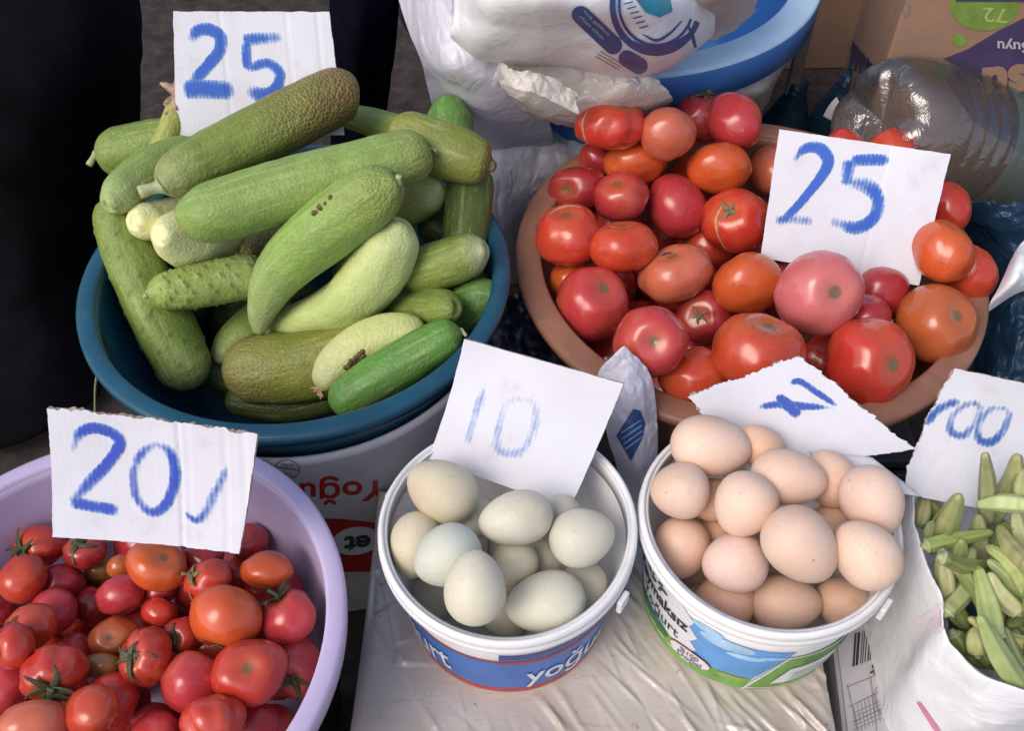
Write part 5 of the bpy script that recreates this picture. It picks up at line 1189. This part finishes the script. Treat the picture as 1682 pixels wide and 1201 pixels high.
# 100 behind the okra
price_card([(1563, 602), (1740, 640), (1690, 845), (1477, 806)], .345, .345, 38, [
 ('1', [S([(1576, 658), (1552, 668), (1535, 682), (1524, 700)], [13, 16, 12, 12], [.6, .55, .55, .7])]),
 ('0', [S([(1604, 661), (1582, 668), (1563, 690), (1565, 712), (1584, 717), (1602, 698), (1611, 674), (1600, 660)], 13, [.25, .25, .3, .5, .45, .2, .2, .25])]),
 ('0', [S([(1652, 671), (1628, 673), (1608, 700), (1612, 725), (1632, 727), (1649, 708), (1658, 682), (1646, 669)], 13, [.4, .35, .35, .6, .65, .5, .4, .4])])],
 'white card reading 100 behind the okra with a nibbled left edge', .0009, .012, 0, (), ('l',), (.035, .10, .36))

# ------------------------------------------------------------------ bags in and round the blue basin
r0 = [(742, 62, .47), (790, 94, .455), (860, 103, .45), (930, 106, .448), (1010, 122, .442), (1100, 106, .445), (1168, 58, .44)]
r1 = [(744, 20, .50), (800, 40, .515), (870, 48, .52), (940, 52, .52), (1015, 60, .515), (1095, 48, .51), (1174, 20, .47)]
r2 = [(748, -60, .51), (810, -50, .56), (880, -50, .58), (950, -45, .58), (1020, -40, .57), (1090, -40, .54), (1165, -50, .49)]
r3 = [(780, -200, .46), (850, -200, .52), (900, -200, .54), (960, -190, .54), (1020, -190, .53), (1080, -180, .50), (1150, -180, .45)]
rb_ = [(780, 66, .42), (820, 84, .415), (880, 92, .41), (940, 96, .40), (1010, 108, .395), (1090, 94, .40), (1150, 52, .41)]
mb = tag(sheet('plastic_bag', [rb_, r0, r1, r2, r3], M['film'], 60, 44, .0045, 11, 1), 'bulging white plastic bag with blue print lying in the wide blue basin', 'bag')
bv = bvh_of(mb)
pill = lambda x0, y0, x1, y1, r_: (lambda a: [(x0 + r_ * math.cos(a + k), y0 + r_ * math.sin(a + k)) for k in np.linspace(math.pi / 2, 1.5 * math.pi, 9)] + [(x1 + r_ * math.cos(a + k), y1 + r_ * math.sin(a + k)) for k in np.linspace(-math.pi / 2, math.pi / 2, 9)])(math.atan2(y1 - y0, x1 - x0))
print_px('print_label', [pill(954, 24, 1007, 74, 15)], bv, M['bagblue'], mb, 5, .0022); print_px('print_label', [pill(1030, 96, 1050, 108, 14)], bv, M['bagblue'], mb, 5, .0022)
text_px('lettering', 'hoş geldiniz', (958, 19), (8.6, 8.4), (5.4, -5.6), bv, M['pcloud'], mb, .0, lift=.004); text_px('lettering', 'afiyet olsun', (951, 27), (8.6, 8.4), (5.4, -5.6), bv, M['pcloud'], mb, .0, lift=.004)
em = []
for rr0, w_ in ((78, 9), (66, 4)): em += stroke_px(circle_px(1078, 8, rr0 * .92, rr0, 40, 20, 200), [w_, w_ * 1.3, w_], 44)
em += stroke_px([(1018, 60), (1062, 80), (1100, 78), (1130, 58)], [5, 12, 12, 6], 24) + stroke_px([(1130, 40), (1138, 60), (1145, 88)], [3, 6, 4], 12)
print_px('print_crest', em, bv, M['bagblue'], mb, 5, .0022)
print_px('print_crest', [[(1042, -5), (1100, -10), (1105, 18), (1084, 28), (1062, 20)]], bv, M['bagteal'], mb, 5, .0026)
print_px('print_crest', [s for k in range(6) for s in stroke_px([(1025 + k * 5, 6 + k * 8), (1040 + k * 5, 2 + k * 8)], 2, 4)] + stroke_px([(1056, 56), (1078, 66), (1100, 55), (1120, 34)], [2, 5, 4, 2], 16), bv, M['bagblue'], mb, 5, .0022)
print_px('print_line', [s for k in range(3) for s in stroke_px([(978 + k * 4, 92 - k * 4), (1016 + k * 4, 114 - k * 4)], 1.3, 4)], bv, M['pgrey'], mb, 12, .002)
r_b = [(1120, 20, .46), (1160, 30, .455), (1200, 30, .45), (1235, 15, .445)]
tag(sheet('plastic_bag', [[(1110, 40, .42), (1165, 62, .415), (1205, 48, .415), (1250, 10, .415)], r_b, [(1130, -30, .52), (1180, -30, .53), (1230, -40, .51), (1270, -50, .47)], [(1140, -130, .5), (1200, -130, .5), (1250, -130, .47), (1290, -130, .44)]], M['filmbeige'], 30, 24, .007, 18, 8), 'small pale bag squeezed between the printed bag and the blue rim', 'bag')
# thin beige bag slung over the rim of the blue basin, with a torn mouth
zz = .425
rows = [[(830, 96, .445), (890, 104, .447), (950, 106, .445), (1020, 116, .442), (1068, 112, .44)], [(818, 104, .44), (880, 130, .43), (960, 135, .43), (1030, 140, .432), (1085, 128, .43)],
        [(822, 132, .425), (860, 160, .41), (940, 172, .405), (1030, 165, .41), (1100, 146, .415)], [(838, 150, .40), (870, 182, .38), (945, 200, .37), (1030, 192, .375), (1106, 160, .395)], [(850, 160, .36), (890, 190, .34), (950, 206, .33), (1030, 200, .33), (1100, 170, .34)]]
bb_ = tag(sheet('plastic_bag', rows, M['filmbeige'], 60, 40, .007, 22, 5), 'thin beige crumpled bag slung over the rim of the wide blue basin', 'bag')
rows = [[(818, 100, .452), (850, 112, .462), (900, 122, .458), (950, 150, .44)], [(816, 112, .448), (845, 122, .458), (895, 134, .453), (945, 162, .436)], [(818, 124, .44), (848, 142, .45), (898, 160, .44), (950, 184, .425)]]
sheet('torn_edge', rows, M['filmbeige'], 36, 14, .005, 30, 6, parent=bb_)
# lilac white bag that hangs down at the left
rows = [[(640, -60, .44), (700, -60, .50), (760, -60, .50), (830, -60, .48)], [(658, 10, .43), (705, 25, .47), (752, 40, .475), (830, 60, .46)], [(690, 92, .41), (725, 100, .445), (775, 105, .445), (860, 110, .43)], [(704, 130, .37), (738, 140, .405), (790, 150, .41), (880, 150, .40)],
        [(714, 168, .33), (750, 176, .36), (800, 188, .37), (900, 190, .35)], [(722, 200, .29), (760, 210, .31), (810, 225, .31), (910, 235, .28)], [(730, 250, .23), (770, 260, .24), (820, 270, .23), (900, 275, .21)]]
tag(sheet('plastic_bag', rows, M['filmlilac'], 50, 40, .009, 12, 11), 'lilac white plastic bag hanging beside the wide blue basin', 'bag')
rows = [[(715, 140, .30), (790, 150, .31), (870, 165, .31), (1010, 185, .29)], [(730, 215, .27), (800, 230, .285), (860, 250, .28), (960, 280, .25)], [(745, 320, .22), (800, 325, .235), (840, 330, .23), (875, 350, .20)], [(750, 400, .17), (800, 405, .18), (838, 405, .175), (865, 405, .15)], [(760, 462, .12), (805, 470, .13), (842, 462, .125), (866, 455, .10)]]
tag(sheet('plastic_sheet', rows, M['filmlilac'], 50, 40, .008, 16, 13), 'crumpled lilac grey plastic sheet between the two rear basins', 'plastic sheet')
rows = [[(700, 470, .05), (830, 480, .055), (900, 470, .05), (1000, 560, .05)], [(690, 560, .03), (800, 560, .045), (880, 560, .05), (1000, 640, .04)], [(660, 700, .01), (800, 700, .03), (900, 700, .03), (1000, 740, .02)]]
tag(sheet('plastic_sheet', rows, M['filmnavy'], 40, 30, .010, 14, 15), 'dark navy plastic sheet on the ground between the basins', 'plastic sheet')
# small printed bag standing between the buckets
rows = [[(1022, 569, .385), (1026, 568, .386), (1029, 570, .385)], [(984, 606, .365), (1030, 598, .374), (1066, 610, .362)], [(988, 650, .345), (1034, 648, .358), (1079, 660, .340)], [(998, 710, .31), (1040, 708, .326), (1082, 712, .31)], [(1012, 765, .27), (1046, 772, .29), (1080, 770, .275)], [(1022, 850, .20), (1050, 860, .21), (1078, 850, .2)]]
pb = tag(sheet('plastic_bag', rows, M['filmlilac'], 30, 36, .004, 26, 17), 'small white bag with dark blue print standing between the egg buckets', 'bag')
bv = bvh_of(pb)
print_px('print_label', [[(1012, 716), (1040, 672), (1052, 675), (1060, 695), (1056, 720), (1036, 758)]], bv, M['bagblue'], pb, 8, .0016)
print_px('print_line', [s for k in range(4) for s in stroke_px([(1020 + k * 2, 716 + k * 9 - 4), (1053 + k, 694 + k * 9 - 4)], 1.5, 4)], bv, M['pcloud'], pb, 8, .0028)

# ------------------------------------------------------------------ dark cloths at the back left
rows = [[(-160, -60, .40), (-40, -60, .46), (90, -50, .46), (190, -40, .42), (226, -30, .34)], [(-160, 100, .36), (-40, 100, .42), (90, 100, .42), (190, 110, .38), (228, 115, .28)], [(-160, 260, .25), (-40, 260, .31), (80, 260, .31), (170, 250, .26), (226, 240, .14)], [(-160, 440, .10), (-40, 440, .14), (60, 440, .14), (150, 420, .10), (205, 380, .04)], [(-160, 620, .03), (-40, 620, .05), (60, 610, .05), (120, 590, .04), (180, 560, .015)], [(-160, 740, .006), (-40, 740, .02), (40, 730, .02), (110, 700, .012), (160, 660, .006)]]
tag(sheet('dark_cloth', rows, M['blackcloth'], 60, 60, .022, 8, 19, thick=.003), 'black cloth hanging down to the ground left of the cucumber basin', 'cloth')
rows = [[(542, -60, .42), (580, -60, .46), (620, -60, .46), (662, -60, .42)], [(542, 60, .32), (580, 60, .36), (612, 60, .36), (650, 70, .32)], [(544, 150, .20), (580, 150, .25), (605, 150, .24), (640, 150, .2)], [(548, 240, .08), (580, 240, .12), (600, 240, .12), (626, 230, .08)], [(555, 330, .005), (580, 330, .03), (600, 330, .03), (620, 320, .005)]]
tag(sheet('dark_cloth', rows, M['navycloth'], 40, 40, .008, 10, 21, thick=.003), 'dark navy cloth hanging behind the russet ended cucumber', 'cloth')
o = link('plastic_strip', tube_bm(catmull([tuple(at(164, 596, .30)), tuple(at(160, 612, .28)), tuple(at(156, 640, .22)), tuple(at(156, 690, .10))], 12), [.0016, .0018, .0016, .0012, .001, .001, .001, .001, .001, .001, .001, .001], 6), M['paleStem'])
tag(o, 'thin pale plastic strip hanging below the teal basin at the left', 'strip')

# ------------------------------------------------------------------ cartons, bottle and odds at the back right
def carton(corner, da, wid, dep, h, label):
    d1 = Vector((math.cos(R(da)), math.sin(R(da)), 0)); d2 = Vector((-d1.y, d1.x, 0))
    root = tag(empty('cardboard_carton', tuple(corner)), label, 'carton')
    bm = bmesh.new(); c = d1 * wid / 2 + d2 * dep / 2 + Vector((0, 0, h / 2)); rot_ = Matrix((d1, d2, Vector((0, 0, 1)))).transposed()
    box_bm(bm, c, (wid, dep, h), rot_, .003); o = link('panel', bm, M['cardboard'], root, False); bpy.context.view_layer.update(); return root, o
cn = at(1438, 152, .33); cn.z = 0
root, pnl = carton(cn, -14, .5, .34, .62, 'brown cardboard water carton with purple and green print behind the clear bottle')
bv = bvh_of(pnl)
def cp(pts): return [pts]
print_px('print_band', [[(1535, 102), (1590, 80), (1640, 50), (1690, 25), (1690, 260), (1600, 200), (1560, 140)]], bv, M['purple'], root, 16, .001)
print_px('print_spot', [circle_px(1617, 8, 56, 42, 40)], bv, M['olive'], root, 16, .001); print_px('print_spot', [circle_px(1575, 66, 11, 11, 20)], bv, M['olive'], root, 16, .001)
print_px('print_band', [[(1570, -10), (1690, -12), (1690, 2), (1570, 2)]], bv, M['purple'], root, 16, .002)
text_px('lettering', '72', (1655, 14), (-42, -2), (2, 34), bv, M['olivelt'], root, .01, lift=.002)
text_px('lettering', 'Suyu', (1690, 70), (-28, -1.5), (1, 24), bv, M['carton'], root, .02, lift=.002)
text_px('lettering', 'su', (1690, 108), (-88, 8), (-2, 82), bv, M['cardboard'], root, .05, lift=.002)
print_px('print_scrawl', [s for k in range(5) for s in stroke_px([(1388 + 9 * k, 55 + 16 * k), (1402 + 7 * k, 80 + 6 * k), (1396 + 8 * k, 112 + 4 * k)], [7, 11, 5], 10)], bv, M['purple'], root, 14, .001)
print_px('print_line', stroke_px([(1488, 2), (1482, 14), (1488, 26), (1496, 14), (1488, 2)], 1.8, 16), bv, M['pgrey'], root, 14, .001)
# second carton behind, leaning
c2 = at(1320, 20, .2); c2.z = 0
root2, pn2 = carton(c2 + Vector((-.02, .16, 0)), 2, .34, .2, .5, 'plain brown carton standing behind the grey post')
# grey post
bm = bmesh.new(); p = at(1299, 150, .2); box_bm(bm, (p.x, p.y, .26), (.016, .012, .52), bev=.002)
tag(link('metal_post', bm, M['post'], None, False), 'thin grey metal post right of the wide blue basin', 'post')
# pale cloth bag under the blue basin at the right
rows = [[(1150, 130, .37), (1235, 95, .38), (1312, 48, .37)], [(1160, 150, .345), (1245, 122, .35), (1300, 84, .34)], [(1165, 172, .32), (1245, 152, .325), (1282, 122, .31)], [(1180, 200, .25), (1240, 190, .25), (1262, 170, .24)]]
tag(sheet('plastic_bag', rows, M['filmbeige'], 24, 24, .006, 20, 23), 'pale grey bag hanging under the right side of the blue basin', 'bag')
# shrink wrapped pack, dark blue, with a lilac tag
p = at(1345, 150, .2); root = tag(empty('bottle_pack', (p.x, p.y, 0)), 'dark blue shrink wrapped bottle pack between grey post and carton', 'bottle pack')
for k, dx in enumerate((-.045, .03)):
    V, Fc = revolve([(.001, 0), (.034, .002), (.037, .02), (.035, .07), (.037, .09), (.037, .12), (.033, .15), (.018, .19), (.014, .20), (.014, .215), (.001, .216)], 28); o = pydata('bottle', V, Fc, M['filmblue'], root); o.location = (dx, .0 + .02 * k, 0); o.rotation_euler = (0, R(4), 0)
sheet('tag', [[(1352, 190, .225), (1362, 172, .24), (1374, 158, .25)], [(1366, 198, .225), (1374, 184, .24), (1380, 170, .25)]], M['filmlilac'], 8, 8, .0008, 20, 2, parent=root)

# clear five litre bottle lying on its side, base to the left
b0, b1 = at(1432, 195, .345), at(1700, 262, .235)
AX = (b1 - b0).normalized(); Q = AX.to_track_quat('Z', 'Y').to_matrix().to_4x4(); Q.translation = b0
br0 = 118 * depth(b0) / F
root = empty('water_bottle'); root.matrix_world = Q; tag(root, 'clear ribbed five litre water bottle lying on its side behind the 25 card', 'bottle')
def petal(r, z, a):
    if z < .05:
        k = max(0, 1 - z / .05); q = min(1, r / (br0 * .5)) * min(1, max(0, (br0 * 1.02 - r) / (br0 * .3)))
        return r, z - .010 * k * q * (1 - abs(math.cos(2.5 * a)) ** 6)
    return r * (1 + .004 * math.sin(5 * a)), z
pr = [(.001, .016), (.012, .014), (br0 * .35, .010), (br0 * .55, .006), (br0 * .72, .006), (br0 * .86, .016), (br0 * .95, .034), (br0, .055)]
z = .062
while z < .30: pr += [(br0, z), (br0 * .995, z + .004), (br0 * .955, z + .007), (br0 * .955, z + .009), (br0 * .995, z + .012)]; z += .021
pr += [(br0 * .98, .31), (br0 * .8, .36), (br0 * .4, .40), (.024, .41), (.022, .43)]
sh = pydata('shell', *revolve(pr, 96, petal), M['clear'], root)
pydata('label', *revolve([(br0 + .0012, .135), (br0 + .0016, .14), (br0 + .0016, .25), (br0 + .0012, .255)], 96), M['label'], root)
pydata('cap', *revolve([(.026, .425), (.026, .445), (.022, .448), (.001, .448)], 32), M['pblue'], root)
# dark support heap under the bottle and blue bags at the right edge
rows = [[(1560, 330, .30), (1640, 330, .33), (1760, 320, .32)], [(1600, 400, .24), (1660, 400, .28), (1760, 400, .28)], [(1620, 480, .20), (1670, 490, .23), (1760, 480, .24)], [(1610, 560, .16), (1660, 570, .19), (1760, 560, .2)], [(1590, 660, .12), (1650, 670, .16), (1760, 660, .16)], [(1560, 740, .06), (1650, 760, .08), (1760, 760, .08)]]
tag(sheet('plastic_bag', rows, M['filmblue'], 36, 44, .014, 16, 27), 'dark blue glossy plastic bag at the right edge beside the tomato basin', 'bag')
rows = [[(1420, 130, .27), (1540, 120, .29), (1700, 150, .30)], [(1420, 210, .22), (1540, 220, .25), (1720, 240, .27)], [(1480, 300, .16), (1580, 320, .19), (1740, 320, .22)], [(1540, 400, .06), (1620, 420, .08), (1740, 420, .1)]]
tag(sheet('plastic_sheet', rows, M['filmnavy'], 36, 34, .012, 14, 29), 'dark plastic sheet heaped under the clear bottle', 'plastic sheet')
rows = [[(1700, 385, .40), (1678, 400, .40), (1660, 430, .385)], [(1700, 410, .41), (1672, 430, .41), (1640, 474, .38)], [(1700, 440, .405), (1668, 462, .405), (1628, 496, .37)], [(1710, 470, .38), (1668, 482, .38), (1624, 510, .35)]]
tag(sheet('plastic_bag', rows, M['film'], 24, 20, .003, 20, 31), 'edge of a white plastic bag at the right above the tomato basin', 'bag')
